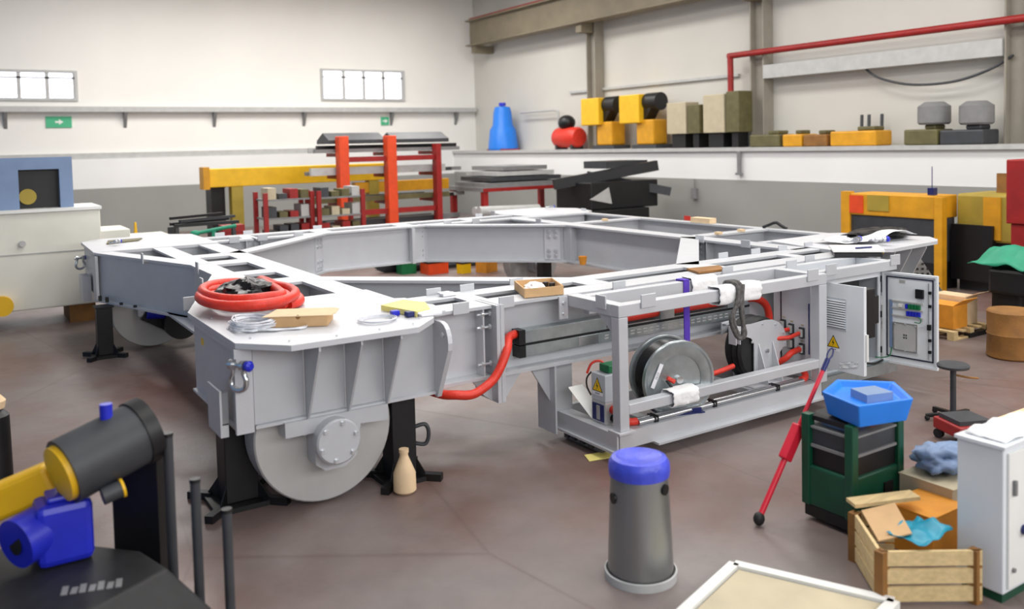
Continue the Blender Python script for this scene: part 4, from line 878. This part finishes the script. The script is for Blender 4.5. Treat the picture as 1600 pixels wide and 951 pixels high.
tag(obj('teal_tarp', MB().grid(lambda u, v: V(4.80+.36*u, 2.98+.24*v+.02*u, .375+.06*noise.noise(V(u*3, v*3, 8))), 14, 10), G['teal'], smooth=40, solid=.004), 'crumpled teal plastic sheet on top of the wooden crate', 'sheet')
tag(obj('brown_carton', MB().box(5.35,5.75,3.25,3.6,.0,.30).box(5.34,5.55,3.24,3.61,.30,.307), G['ocard'], smooth=0), 'orange-brown carton beside the white cabinet', 'carton')
tag(obj('grey_carton', MB().box(5.75,6.15,3.35,3.75,.0,.36).box(5.75,5.95,3.34,3.76,.36,.368), G['beige'], smooth=0), 'beige carton behind the orange-brown carton', 'carton')
tag(obj('crumpled_rag', MB().ball((6.05,3.6,.45), .22,.18,.1, 36, 20, .4, 6), G['steelblue'], smooth=80), 'crumpled grey-blue rag on the beige carton', 'rag')
tag(obj('timber_offcut', MB().bar((5.0,3.62,.37),(5.42,3.42,.39),.12,.025), G['wood'], smooth=0), 'pale timber board lying across the crate edge', 'board')
# pale panel at the bottom edge
PN = thing('pale_panel', 'pale panel with white rim lying at the bottom edge', 'panel', (3.9,3.6,0))
pq = [(4.20,3.92),(4.62,3.05),(3.72,2.85),(3.42,3.66)]
pm_ = V(sum(p[0] for p in pq)/4, sum(p[1] for p in pq)/4, 0)
obj('board', MB().prism([((x-pm_.x)*.9+pm_.x, (y-pm_.y)*.9+pm_.y) for x, y in pq], .02,.05), G['beige'], PN, smooth=0)
for i in range(4): obj('rim', MB().bar((*pq[i],.035),(*pq[(i+1)%4],.035),.07,.07), G['white'], PN, smooth=0)
# left foreground drive unit on a black case
BC_ = thing('black_case', 'large black case with sloping sides in the lower left corner', 'case', (.35,5.3,0))
vs = [(-.6,5.35),(.45,4.5),(1.12,4.86),(1.0,5.3),(.6,5.75),(-.4,6.25)]; mm = (.32,5.45)
obj('shell', MB().prism(vs, .0,.30), G['rubber'], BC_, smooth=0, bevel=.02)
m_ = MB().add([V(x,y,.301) for x, y in vs]+[V((x-mm[0])*.74+mm[0],(y-mm[1])*.74+mm[1],.54) for x, y in vs], [tuple(range(5,-1,-1)),tuple(range(6,12))]+[(i,(i+1)%6,(i+1)%6+6,i+6) for i in range(6)])
lid_ = obj('lid', m_, G['rubber'], BC_, smooth=0, bevel=.015)
def on_lid(u, v):
    a_, b_ = V(*vs[0],.301), V(*vs[1],.301); c_ = V((vs[0][0]-mm[0])*.74+mm[0],(vs[0][1]-mm[1])*.74+mm[1],.54); d_ = V((vs[1][0]-mm[0])*.74+mm[0],(vs[1][1]-mm[1])*.74+mm[1],.54)
    return (a_*(1-u)+b_*u)*(1-v)+(c_*(1-u)+d_*u)*v
ln = (on_lid(1,0)-on_lid(0,0)).cross(on_lid(0,1)-on_lid(0,0)).normalized()
for k in range(7):
    g0 = V(.385+.042*k, 5.03-.013*k, .5405); gx = V(.03,-.009,0); gy = V(.02,.07 if k % 2 else .095,0)
    obj('grey_mark', MB().ext([g0, g0+gx, g0+gx+gy, g0+gy], V(0,0,0), V(0,0,.003)), G['mgrey'], BC_, smooth=0)
obj('rim_strip', MB().bar((.45,4.495,.303),(1.12,4.855,.303),.02,.02), G['dgrey'], BC_, smooth=0)
DU = thing('gear_unit', 'blue gear housing with yellow arm and grey motor on the black case', 'gear motor', (.55,5.5,.60))
obj('gear_housing', MB().box(.37,.66,5.36,5.62,.602,.95), G['blue'], DU, smooth=0, bevel=.04); obj('gear_flange', MB().cyl((.40,5.49,.79),(.27,5.41,.77),.14,n=28), G['blue'], DU); obj('flange_bore', MB().cyl((.27,5.41,.77),(.268,5.409,.77),.06,n=20), G['black'], DU)
obj('top_cap', MB().box(.43,.63,5.40,5.58,.95,.985), G['blue'], DU, smooth=0, bevel=.015)
obj('yellow_arm', MB().bar((-.3,5.98,.70),(.50,5.62,1.03),.16,.2), G['yellow'], DU, smooth=0, bevel=.03)
b0, b1 = V(.52,5.40,1.12), V(.92,5.52,1.22); bd = (b1-b0).normalized()
obj('motor_barrel', MB().cyl(b0, b1, .19, n=36), G['dgrey'], DU); obj('end_cover', MB().lathe([(0,.165),(.03,.16),(.045,.1),(.05,.001)], b0, -bd, 32, cap=False), G['yellow'], DU)
obj('motor_stand', MB().prism([(.80,5.68),(1.02,5.46),(1.14,5.60),(.92,5.80)], .062,1.08), G['black'], DU, smooth=0)
obj('fan_cowl', MB().cyl(b1, b1+bd*.08, .20, n=30), G['black'], DU); obj('blue_valve', MB().cyl((.76,5.46,1.36),(.76,5.46,1.45),.035,n=14), G['blue'], DU)
obj('shaft_coupling', MB().cyl((.70,5.30,.97),(.80,5.31,.99),.05,n=18), G['dgrey'], DU); obj('coupling_ring', MB().lathe([(0,.04),(0,.055),(.015,.055),(.015,.04)], (.80,5.31,.99), (.98,.1,.19), 20, cap=False), G['yellow'], DU)
DU.location += V(-.06,.02,-.06)
def rod(x, y, z1, txt):
    t = thing('steel_post', txt, 'post', (x,y,0), 'dark posts in the left foreground'); obj('tube', MB().cyl((x,y,.02),(x,y,z1),.028,n=14), G['dgrey'], t); obj('cap', MB().cyl((x,y,z1),(x,y,z1+.02),.031,n=14), G['black'], t); obj('foot', MB().box(x-.045,x+.045,y-.045,y+.045,0,.02), G['black'], t, smooth=0)
rod(1.02,5.42,1.15,'tallest dark steel post right of the grey motor'); rod(1.10,5.12,.95,'middle of the three dark steel posts, lower left'); rod(1.24,5.0,.78,'shortest and rightmost dark post before the near stand')
tag(obj('black_bollard', MB().lathe([(0,.2),(.05,.2),(.06,.14),(.7,.13),(.75,.08),(.76,.001)], (.2,8.3,0), (0,0,1), 24, cap=False), G['black']), 'black pillar at the left edge beyond the gear motor', 'bollard')
tag(obj('bollard_cap', MB().lathe([(0,.10),(.06,.11),(.12,.06),(.13,.001)], (.2,8.3,.762), (0,0,1), 20, cap=False), G['lcard']), 'pale cap on the black pillar at the left edge', 'cap')

# ------------------------------------------------------------ right side beyond the cage
def stool(x, y, z, mat, txt, seatm):
    t = thing('work_stool', txt, 'stool', (x,y,0)); obj('seat', MB().lathe([(0,.10),(.01,.145),(.035,.15),(.05,.135),(.055,.001)], (x,y,z), (0,0,1), 32, cap=False), seatm, t)
    obj('column', MB().cyl((x,y,.06),(x,y,z),.028,n=14), G['dgrey'], t); obj('lever', MB().tube([(x,y,z-.06),(x+.08,y-.1,z-.08),(x+.16,y-.16,z-.09)], .01, 8), G['bwood'], t)
    for k in range(5):
        d = V(math.cos(R(72*k)), math.sin(R(72*k)), 0); obj('leg', MB().bar(V(x,y,.07), V(x,y,.05)+d*.26, .04, .03), mat, t, smooth=0); obj('caster', MB().ball(V(x,y,.028)+d*.25, .027,.027,.027, 10, 6), G['rubber'], t)
stool(8.25,4.80,.52,G['black'],'round black work stool right of the open cabinet door',G['dgrey'])
RD = thing('red_dolly', 'low dark red machine dolly on the floor in front of the stool', 'dolly', (7.7,4.45,0))
obj('deck', MB().prism([(7.5,4.3),(7.85,4.15),(8.0,4.5),(7.65,4.65)], .09,.2), G['dred'], RD, smooth=0, bevel=.015); obj('lid', MB().prism([(7.55,4.33),(7.83,4.2),(7.94,4.47),(7.67,4.6)], .2,.24), G['dgrey'], RD, smooth=0)
for x, y in ((7.56,4.33),(7.83,4.22),(7.93,4.48),(7.67,4.6)): obj('caster', MB().cyl((x-.02,y,.045),(x+.02,y,.045),.045,n=14), G['rubber'], RD)
def pallet(x, y, a, b, txt):
    t = thing('wood_pallet', txt, 'pallet', (x,y,0))
    for k in range(5): xx = x-a/2+(a-.1)*k/4; obj('deck_board', MB().box(xx,xx+.1,y-b/2,y+b/2,.1,.122), G['wood'], t, smooth=0)
    for j in range(3):
        yy = y-b/2+(b-.1)*j/2; obj('bottom_board', MB().box(x-a/2,x+a/2,yy,yy+.1,0,.02), G['wood'], t, smooth=0)
        for k in range(3): xx = x-a/2+(a-.1)*k/2; obj('block', MB().box(xx,xx+.1,yy,yy+.1,.02,.1), G['wood'], t, smooth=0)
pallet(11.9,7.05,.9,.8,'wooden pallet with cartons behind the open cabinet door')
tag(obj('cardboard_carton', MB().box(11.6,11.95,6.75,7.2,.123,.45).ext([V(11.6,6.74,.45),V(11.95,6.74,.45),V(11.95,6.6,.55),V(11.6,6.6,.55)], V(0,0,0), V(0,.008,.005)), G['ocard'], smooth=0), 'orange-brown carton with raised flap on the pallet', 'carton')
tag(obj('cardboard_carton', MB().box(12.0,12.3,6.8,7.3,.123,.52).ext([V(12.0,6.8,.52),V(12.3,6.8,.52),V(12.36,6.62,.60),V(12.0,6.62,.6)], V(0,0,0), V(0,.008,.005)), G['lcard'], smooth=0), 'pale carton at the right end of the pallet', 'carton')
MP = thing('perforated_panel', 'grey perforated panel leaning behind the open cabinet door', 'panel', (12.4,7.5,0))
hp = MB(); obj('sheet', MB().ext([V(12.1,7.75,.05),V(12.75,7.3,.05),V(12.2,7.7,1.1),V(12.12,7.76,1.1)], V(0,0,0), V(.03,.03,0)), G['mgrey'], MP, smooth=0)
for r_ in range(12):
    for c_ in range(10):
        t = (c_+.5)/10; z = .12+r_*.075
        lim = 1-(z-.05)/1.05*.9
        if t < lim:
            p = V(12.1,7.75,z)+V(.65,-.45,0)*t; obj('hole', MB().ext([p+V(-.015,-.015+.003,0), p+V(.015,-.035+.003,0), p+V(.015,-.035+.003,.035), p+V(-.015,-.015+.003,.035)], V(-.004,-.006,0), V(-.001,-.002,0)), G['black'], MP, smooth=0)
tag(obj('blue_knob_lamp', MB().lathe([(0,.06),(.05,.10),(.10,.10),(.14,.06),(.16,.001)], (12.15,7.72,1.13), (0,0,1), 20, cap=False), G['blue']), 'blue dome on top of the perforated panel', 'knob')
BM = thing('bench_machine', 'black bench machine under the green cover at the right', 'machine', (12.3,6.2,0))
obj('column', MB().box(12.1,12.45,6.1,6.5,.06,1.0), G['black'], BM, smooth=0, bevel=.03); obj('head', MB().box(12.0,12.7,5.7,6.5,.62,.98), G['black'], BM, smooth=0, bevel=.05)
for y in (6.0,6.62): obj('foot', MB().box(11.8,12.5,y,y+.1,0,.06), G['black'], BM, smooth=0)
tag(obj('green_cover', MB().grid(lambda u, v: V(11.95+.78*u, 5.9+.85*v, 1.02+.26*math.sin(math.pi*min(1,max(0,u)))*math.sin(math.pi*v)**.6+.08*noise.noise(V(u*4, v*4, 2))), 20, 16), G['tarp'], smooth=50, solid=.01), 'green cover draped over the black bench machine', 'cover')
tag(obj('brown_drum', MB().lathe([(0,.27),(.02,.29),(.28,.28),(.3,.29),(.32,.28),(.58,.29),(.6,.27),(.6,.001)], (11.2,5.75,0.001), (0,0,1), 32, cap=True), G['bwood']), 'brown drum standing at the right edge', 'drum')
tag(obj('cream_crate', MB().box(8.0,8.9,3.7,4.25,0,.16).box(7.98,8.92,3.68,4.27,.16,.2), G['lcard'], smooth=0), 'long low cream crate at the right edge behind the white cabinet', 'crate')
tag(obj('dark_machine_bed', MB().box(13.0,14.3,5.6,6.6,0,.9).box(13.1,14.0,5.8,6.4,.9,1.35), G['olive'], smooth=0, bevel=.03), 'dark olive machine at the right edge behind the green cover', 'machine')
YM = thing('yellow_machine', 'yellow framed machine with dark window behind the right corner', 'machine', (15,9.9,0))
obj('frame_post', MB().box(14.85,15.0,10.75,10.95,0,1.75), G['oyellow'], YM, smooth=0); obj('frame_post', MB().box(14.85,15.0,8.85,9.0,0,1.7), G['oyellow'], YM, smooth=0)
obj('top_panel', MB().box(14.86,15.6,9.0,10.75,1.3,1.72), G['oyellow'], YM, smooth=0, bevel=.02); obj('orange_panel', MB().box(14.84,14.86,10.45,10.75,1.34,1.68), G['orange'], YM, smooth=0)
obj('dark_window', MB().box(14.9,15.5,9.0,10.75,.5,1.3), G['dgrey'], YM, smooth=0); obj('bed', MB().box(14.88,15.6,9.0,10.75,.0,.5), G['black'], YM, smooth=0); obj('olive_panel', MB().box(14.84,14.86,9.9,10.35,1.4,1.7), G['khaki'], YM, smooth=0)
KM = thing('khaki_machine', 'khaki yellow machine housing at the right below the wall ledge', 'machine', (16,8.5,0))
obj('housing', MB().box(15.4,16.5,7.3,8.9,.9,1.75), G['khaki'], KM, smooth=0, bevel=.04); obj('black_bay', MB().box(15.3,16.3,8.2,8.95,.2,1.2), G['black'], KM, smooth=0); obj('base', MB().box(15.5,16.5,7.3,8.9,0,.9), G['dgrey'], KM, smooth=0); obj('yellow_door', MB().box(15.37,15.4,8.1,8.4,.95,1.7), G['oyellow'], KM, smooth=0)
tag(obj('switch_box', MB().box(15.0,15.12,9.1,9.22,1.73,1.86).cyl((15.05,9.16,1.86),(15.05,9.16,2.25),.008,n=6), G['nblue'], smooth=0), 'small blue box with thin aerial on the yellow machine', 'box')
tag(obj('monitor', MB().box(16.0,16.1,8.28,8.5,1.752,2.1).box(15.95,16.2,8.3,8.48,1.752,1.77), G['bwood'], smooth=0), 'brown box standing on the khaki machine', 'box')
tag(obj('red_cabinet', MB().box(14.4,14.9,7.05,7.5,1.36,2.4).box(14.45,14.85,7.1,7.45,0,1.36), G['dred'], smooth=0, bevel=.02), 'dark red cabinet at the right edge in front of the wall', 'cabinet')
# ------------------------------------------------------------ left machine behind the frame
LM = thing('white_machine', 'large cream machine housing behind the far left corner', 'machine', (1,16.4,0))
cr = G['cream']
obj('housing', MB().box(-1.8,2.13,16.25,17.4,.3,1.9), cr, LM, smooth=0, bevel=.02); obj('roof', MB().box(-1.85,2.15,16.2,17.45,1.9,1.95), G['white'], LM, smooth=0)
obj('step_box', MB().box(2.13,2.6,16.3,17.3,.3,1.52), cr, LM, smooth=0, bevel=.015); obj('low_cover', MB().box(2.6,3.28,16.3,17.2,.3,1.36), cr, LM, smooth=0)
obj('seam_strip', MB().box(-1.8,2.12,16.235,16.25,1.22,1.235), G['lgrey'], LM, smooth=0); obj('knob', MB().cyl((.95,16.25,1.4),(.95,16.19,1.4),.05,n=16), G['lgrey'], LM)
for x in (-1.5,.2,1.8): obj('support', MB().box(x-.2,x+.2,16.3,17.3,0,.3), G['bwood'], LM, smooth=0)
obj('yellow_lamp', MB().cyl((.62,16.25,.42),(.62,16.1,.42),.16,n=20), G['yellow'], LM)
CN = thing('control_console', 'slate blue console with dark opening on the cream machine', 'console', (1.2,16.6,1.95))
obj('frame', MB().box(-.5,.95,16.4,17.0,1.951,2.8).box(1.55,1.75,16.4,17.0,1.951,2.8).box(.95,1.55,16.4,17.0,2.6,2.8).box(.95,1.55,16.9,17.0,1.951,2.6), G['steelblue'], CN, smooth=0)
obj('dark_screen', MB().box(.95,1.55,16.6,16.9,1.951,2.6), G['black'], CN, smooth=0); obj('yellow_part', MB().cyl((1.08,16.6,2.15),(1.08,16.5,2.15),.13,n=18), G['khaki'], CN)
# profiles on trestle behind corner B
ST = thing('steel_trestle', 'black trestle carrying long profiles behind the far left corner', 'trestle', (4.0,17.2,0))
obj('top_bar', MB().box(3.5,4.7,17.1,17.2,1.42,1.48), G['black'], ST, smooth=0)
for x in (3.55,4.6): 
    for s_ in (-1,1): obj('leg', MB().bar((x,17.15,1.44),(x,17.15+s_*.3,.0),.06,.06), G['black'], ST, smooth=0)
for i, (x0, x1, z, y) in enumerate(((3.42,4.5,1.62,17.05),(3.6,4.75,1.55,17.12),(3.45,4.65,1.50,17.2))):
    tag(obj('steel_profile', MB().bar((x0,y,z-.02),(x1,y+.5,z-.02),.07,.05), G['black'] if i != 1 else G['dgrey'], smooth=0), ('uppermost black profile on the trestle', 'grey middle profile on the trestle', 'lowest black profile on the trestle')[i], 'profile', 'profiles on the trestle')
tag(obj('black_post_plate', MB().box(3.34,3.46,16.9,16.94,0,1.45).box(3.30,3.48,16.85,16.99,0,.03), G['black'], smooth=0), 'upright black plate left of the trestle', 'plate')
tag(obj('red_black_toolbox', MB().box(4.55,4.95,17.7,18.0,0,1.2).box(4.53,4.97,17.68,18.02,1.2,1.34), G['dred'], smooth=0), 'tall dark red tool locker right of the trestle', 'locker')
tag(obj('green_clamp', MB().tube([(3.75,16.6,1.33),(4.0,16.6,1.36),(4.3,16.6,1.40),(4.5,16.6,1.42)], .035, 8).ball((3.75,16.6,1.33),.09,.06,.06,12,8).box(4.05,4.12,16.57,16.63,0,1.36), G['tarp'], smooth=40), 'green clamp on a stand behind the far left beam', 'clamp')
tag(obj('yellow_cone', MB().lathe([(0,.16),(.03,.16),(.03,.11),(1.5,.02),(1.52,.001)], (2.95,17.9,0), (0,0,1), 20, cap=False), G['yellow']), 'slim yellow marker cone beside the cream machine', 'cone')
# yellow girder on legs
YG = thing('yellow_girder', 'long yellow steel girder on posts in front of the left wall', 'girder', (8,24.5,0))
obj('beam', MB().box(5.95,11.3,24.4,24.75,1.84,2.35), G['yellow'], YG, smooth=0, bevel=.02); obj('end_cap', MB().box(5.78,5.95,24.35,24.8,1.79,2.40), G['oyellow'], YG, smooth=0)
obj('hoist', MB().box(10.2,13.4,24.45,24.7,1.47,1.79), G['oyellow'], YG, smooth=0)
for x in (6.7,10.8): obj('post', MB().box(x-.16,x+.16,24.42,24.73,0,1.84), G['khaki'], YG, smooth=0)
tag(obj('black_cupboard', MB().box(6.1,6.48,24.9,25.5,0,1.8).box(6.08,6.5,24.88,25.52,1.8,1.84), G['black'], smooth=0), 'narrow black cupboard under the yellow girder', 'cupboard')
# orange cantilever rack
CRK = thing('cantilever_rack', 'orange cantilever rack loaded with long dark bars by the left wall', 'rack', (10,22,0))
for x in (8.86,10.26): obj('upright', MB().box(x-.14,x+.14,21.9,22.2,0,3.15), G['orange'], CRK, smooth=0, bevel=.02)
for z in (.6,1.25,2.0,2.6):
    for x in (8.86,10.26,11.7): obj('arm', MB().box(x-.05,x+.05,22.2,23.1,z,z+.1), G['dred'], CRK, smooth=0)
for z in (.15,1.0,2.45): obj('brace', MB().box(8.86,11.75,22.0,22.1,z,z+.14), G['dred'], CRK, smooth=0)
obj('upright', MB().box(11.62,11.78,21.9,22.15,0,2.9), G['dred'], CRK, smooth=0)
rm = [G['dgrey'],G['mgrey'],G['olive'],G['black'],G['lgrey']]
k = 0
for z in (.71,1.36,2.11,2.71):
    for j in range(4):
        L0 = 8.3+random.uniform(-.3,.3); L1 = 12.2+random.uniform(-.5,.9); y = 22.25+j*.2; hh = random.choice((.1,.14,.2))
        mi = (k*2+j) % 5
        tag(obj('stock_bar', MB().box(L0,L1,y,y+.14,z,z+hh), rm[mi], smooth=0), '%s bar, %s on the %s arms of the orange rack' % (('dark grey','mid grey','olive','black','pale grey')[mi], ('frontmost','second from front','third from front','rearmost')[j], ('lowest','second','third','top')[k]), 'bar', 'bars on the orange rack')
    k += 1
for i, (a, b) in enumerate(((8.55,10.2),(10.45,12.2))):
    tag(obj('grey_cover', MB().yz([(22.2,2.95),(23.1,2.95),(23.1,3.05),(22.65,3.25),(22.2,3.05)], a, b), G['dgrey'], smooth=0), ('dark grey cover between the two orange uprights on the rack top', 'dark grey cover right of the orange uprights on the rack top')[i], 'cover')
# red stillages with small stock
for si, (x0, y0) in enumerate(((6.3,20.6),(7.55,20.4))):
    t = thing('steel_stillage', ('red stillage with small bars, left of the pair by the rack', 'red stillage with small bars, nearest the orange rack')[si], 'stillage', (x0+.6,y0+.4,0), 'red stillages')
    for x in (x0,x0+1.15):
        for y in (y0,y0+.8): obj('post', MB().box(x-.05,x+.05,y-.05,y+.05,0,1.8), G['dred'], t, smooth=0)
    for zi, z in enumerate((.25,.7,1.15,1.6)):
        obj('shelf', MB().box(x0,x0+1.15,y0,y0+.8,z,z+.04), G['mgrey'], t, smooth=0)
        for k in range(4):
            xx = x0+.08+k*.27; cm = random.choice([G['dred'],G['olive'],G['lgrey'],G['beige'],G['dgrey']])
            tag(obj('stock_bin', MB().box(xx,xx+.2,y0+.05,y0+.6,z+.041,z+.041+random.uniform(.12,.3)), cm, smooth=0), '%s stock bin on the %s shelf of the %s red stillage' % (('leftmost','second','third','rightmost')[k], ('lowest','second','third','top')[zi], ('left','right')[si]), 'bin', 'stock bins in stillage %d' % (si+1))
# metal stock right of the rack
MS = thing('stock_table', 'low grey table stacked with sheet steel right of the rack', 'table', (14,22,0))
obj('top', MB().box(12.6,16.0,21.0,23,1.5,1.62), G['mgrey'], MS, smooth=0)
for x in (12.7,15.9):
    for y in (21.1,22.9): obj('leg', MB().box(x-.08,x+.08,y-.08,y+.08,0,1.5), G['dred'], MS, smooth=0)
obj('red_rail', MB().box(12.6,16.0,20.98,21.0,1.5,1.6), G['dred'], MS, smooth=0)
for i, z in enumerate((1.621,1.78,1.93,2.08)):
    tag(obj('steel_sheet_stack', MB().box(12.7+.2*i,15.6-.25*i,21.05,22.8,z,z+.12), [G['mgrey'],G['dgrey'],G['lgrey'],G['mgrey']][i], smooth=0), ('bottom stack of sheets on the low grey table','dark second stack of sheets on the grey table','pale third stack of sheets on the grey table','topmost stack of sheets on the grey table')[i], 'sheets', 'sheet stacks')
tag(obj('white_pipe_bundle', MB().cyl((12.2,20.6,1.0),(14.2,20.6,.95),.14,n=14).cyl((12.2,20.85,1.0),(14.3,20.9,.93),.12,n=14).box(12.5,12.7,20.4,21.0,0,.86).box(13.8,14.0,20.4,21.05,0,.82), G['lgrey']), 'pale pipes lying on blocks below the grey table', 'pipes')
BK = thing('black_machine_frame', 'black welded machine frame behind the far corner of the big frame', 'machine frame', (15.2,19.2,0))
obj('bed', MB().box(13.6,16.3,18.2,20.2,.2,1.0), G['black'], BK, smooth=0, bevel=.03); obj('upper_bed', MB().box(14.4,16.8,18.4,20.0,1.0,1.75), G['black'], BK, smooth=0, bevel=.03)
obj('jib', MB().bar((13.9,19.4,1.7),(16.6,18.2,2.15),.2,.28), G['black'], BK, smooth=0); obj('jib', MB().bar((15.2,19.6,1.9),(17.0,18.1,1.4),.2,.24), G['dgrey'], BK, smooth=0); obj('rack_top', MB().box(15.1,16.6,18.6,19.6,2.1,2.3), G['dgrey'], BK, smooth=0); obj('pale_panel', MB().ext([V(14.35,18.39,1.3),V(15.1,18.39,1.15),V(15.0,18.39,1.6)], V(0,0,0), V(0,-.02,0)), G['lgrey'], BK, smooth=0)
for x in (13.8,16.1): obj('foot', MB().box(x-.15,x+.15,18.3,20.1,0,.2), G['black'], BK, smooth=0)
# ------------------------------------------------------------ things on the wall ledge
LZ = 2.601
def led(name, cat, txt, y): return thing(name, txt, cat, (18.5,y,LZ))
t = led('blue_tank', 'tank', 'blue upright tank on the ledge near the corner', 29.4)
obj('body', MB().lathe([(0,.55),(.06,.6),(.8,.52),(1.0,.40),(1.5,.36),(1.7,.30),(1.75,.001)], (18.5,29.2,LZ), (0,0,1), 28, cap=False), G['bblue'], t); obj('cap', MB().cyl((18.5,29.2,LZ+1.75),(18.5,29.2,LZ+1.87),.14,n=14), G['blue'], t)
obj('skid', MB().box(18.1,18.9,28.6,29.8,LZ,LZ+.05), G['dred'], t, smooth=0)
t = led('air_compressor', 'compressor', 'red air compressor with black motor on the ledge', 24.8)
obj('tank', MB().lathe([(0,.05),(.05,.3),(.15,.36),(1.25,.36),(1.35,.3),(1.4,.05)], (18.5,24.15,LZ+.42), (0,1,0), 28), G['red'], t); obj('motor', MB().ball((18.5,24.95,LZ+.95),.3,.34,.27,20,12), G['black'], t)
for y in (24.4,25.3): obj('foot', MB().box(18.25,18.75,y-.05,y+.05,LZ,LZ+.16), G['dgrey'], t, smooth=0)
for yc, yh, txt in ((22.55,23.15,'left yellow press with boxy head on the ledge'),(20.55,21.15,'right yellow press with boxy head on the ledge')):
    t = led('yellow_press', 'press', txt, yc); t['group'] = 'yellow presses on the ledge'
    obj('base', MB().box(18.2,18.9,yc-.55,yc+.55,LZ,LZ+.12), G['dgrey'], t, smooth=0); obj('column', MB().prism([(18.25,yc-.38),(18.85,yc-.38),(18.85,yc+.4),(18.25,yc+.4)], LZ+.12, LZ+.9), G['oyellow'], t, smooth=0, bevel=.05)
    obj('head', MB().box(18.1,18.8,yh-.5,yh+.45,LZ+.8,LZ+1.7), G['yellow'], t, smooth=0, bevel=.03); obj('motor', MB().cyl((18.5,yh-.5,LZ+1.45),(18.5,yh-1.1,LZ+1.45),.28,n=20), G['black'], t); obj('bracket', MB().yz([(yh-.5,LZ+1.3),(yh-.5,LZ+.8),(yh-.85,LZ+1.25)], 18.3,18.7), G['black'], t, smooth=0)
for y0, y1, z1, m_, txt in ((18.7,19.5,1.35,'beige','beige box leftmost of the row right of the presses'),(18.15,18.62,1.25,'olive','olive box between the two beige boxes on the ledge'),(17.2,18.0,1.5,'beige','taller beige box beside the wall column'),(16.65,17.12,1.55,'olive','dark olive box at the foot of the red pipe')):
    t = led('equipment_box', 'box', txt, (y0+y1)/2); t['group'] = 'boxes on the ledge'
    obj('casing', MB().box(18.2,18.75,y0,y1,LZ+.42,LZ+z1), G[m_], t, smooth=0, bevel=.02); obj('stand', MB().box(18.3,18.7,y0+.12,y1-.12,LZ,LZ+.42), G['black'], t, smooth=0)
def lump(y0, y1, z1, m_, txt, name='machine_part', top=None):
    t = led(name, 'machine part', txt, (y0+y1)/2); obj('body', MB().box(18.1,18.75,y0,y1,LZ,LZ+z1), G[m_], t, smooth=0, bevel=.04)
    obj('rib', MB().box(18.2,18.6,y0+.1,y0+(y1-y0)*.45,LZ+z1,LZ+z1+.1), G[top or 'olive'], t, smooth=0, bevel=.03)
lump(15.2,16.2,.33,'olive','dark olive machine part on the ledge left of the orange one'); lump(14.5,15.1,.32,'oyellow','short ochre machine part on the ledge'); lump(13.75,14.45,.3,'bwood','brown machine part between two ochre ones'); lump(12.4,13.65,.36,'oyellow','long ochre machine part with uprights on the ledge')
for y in (12.75,13.1,13.3): tag(obj('upright_rod', MB().cyl((18.84,y,LZ+.0),(18.94,y+.05,LZ+.75),.04,n=10), G['dgrey']), {12.75:'rightmost dark rod behind the long ochre part',13.1:'middle dark rod behind the long ochre part',13.3:'leftmost dark rod behind the long ochre part'}[y], 'rod')
lump(10.9,11.7,.35,'olive','flat olive tray at the right of the ledge'); lump(9.9,10.85,.32,'dgrey','flat dark grey tray at the right end of the ledge',top='dgrey')
for y, txt in ((11.15,'left grey round drum on the ledge trays'),(10.2,'right grey round drum on the ledge trays')): tag(obj('grey_drum', MB().lathe([(0,.30),(.04,.34),(.4,.34),(.5,.2),(.5,.001)], (18.4,y,LZ+(.452 if y > 11 else .422)), (0,0,1), 20, cap=True), G['mgrey']), txt, 'drum')
tag(obj('wall_pipe', MB().tube([(18.9,26.0,2.7),(18.9,26.0,3.9),(18.9,26.1,4.0),(18.9,26.3,4.05),(18.9,28.5,4.05)], .04, 8), G['lgrey'], smooth=60), 'grey pipe running up the wall behind the compressor', 'pipe')
tag(obj('drop_pipe', MB().cyl((17.92,16.4,1.9),(17.92,16.4,2.499),.06,n=10).box(17.85,17.98,16.32,16.48,1.86,1.92), G['mgrey']), 'short grey pipe hanging on the ledge front below the column', 'pipe')
tag(obj('wall_socket_box', MB().box(17.88,17.979,18.0,18.2,1.15,1.45).cyl((17.93,18.1,1.45),(17.93,18.1,1.719),.02,n=8), G['mgrey']), 'small grey socket box on the grey wall right of centre', 'socket box')
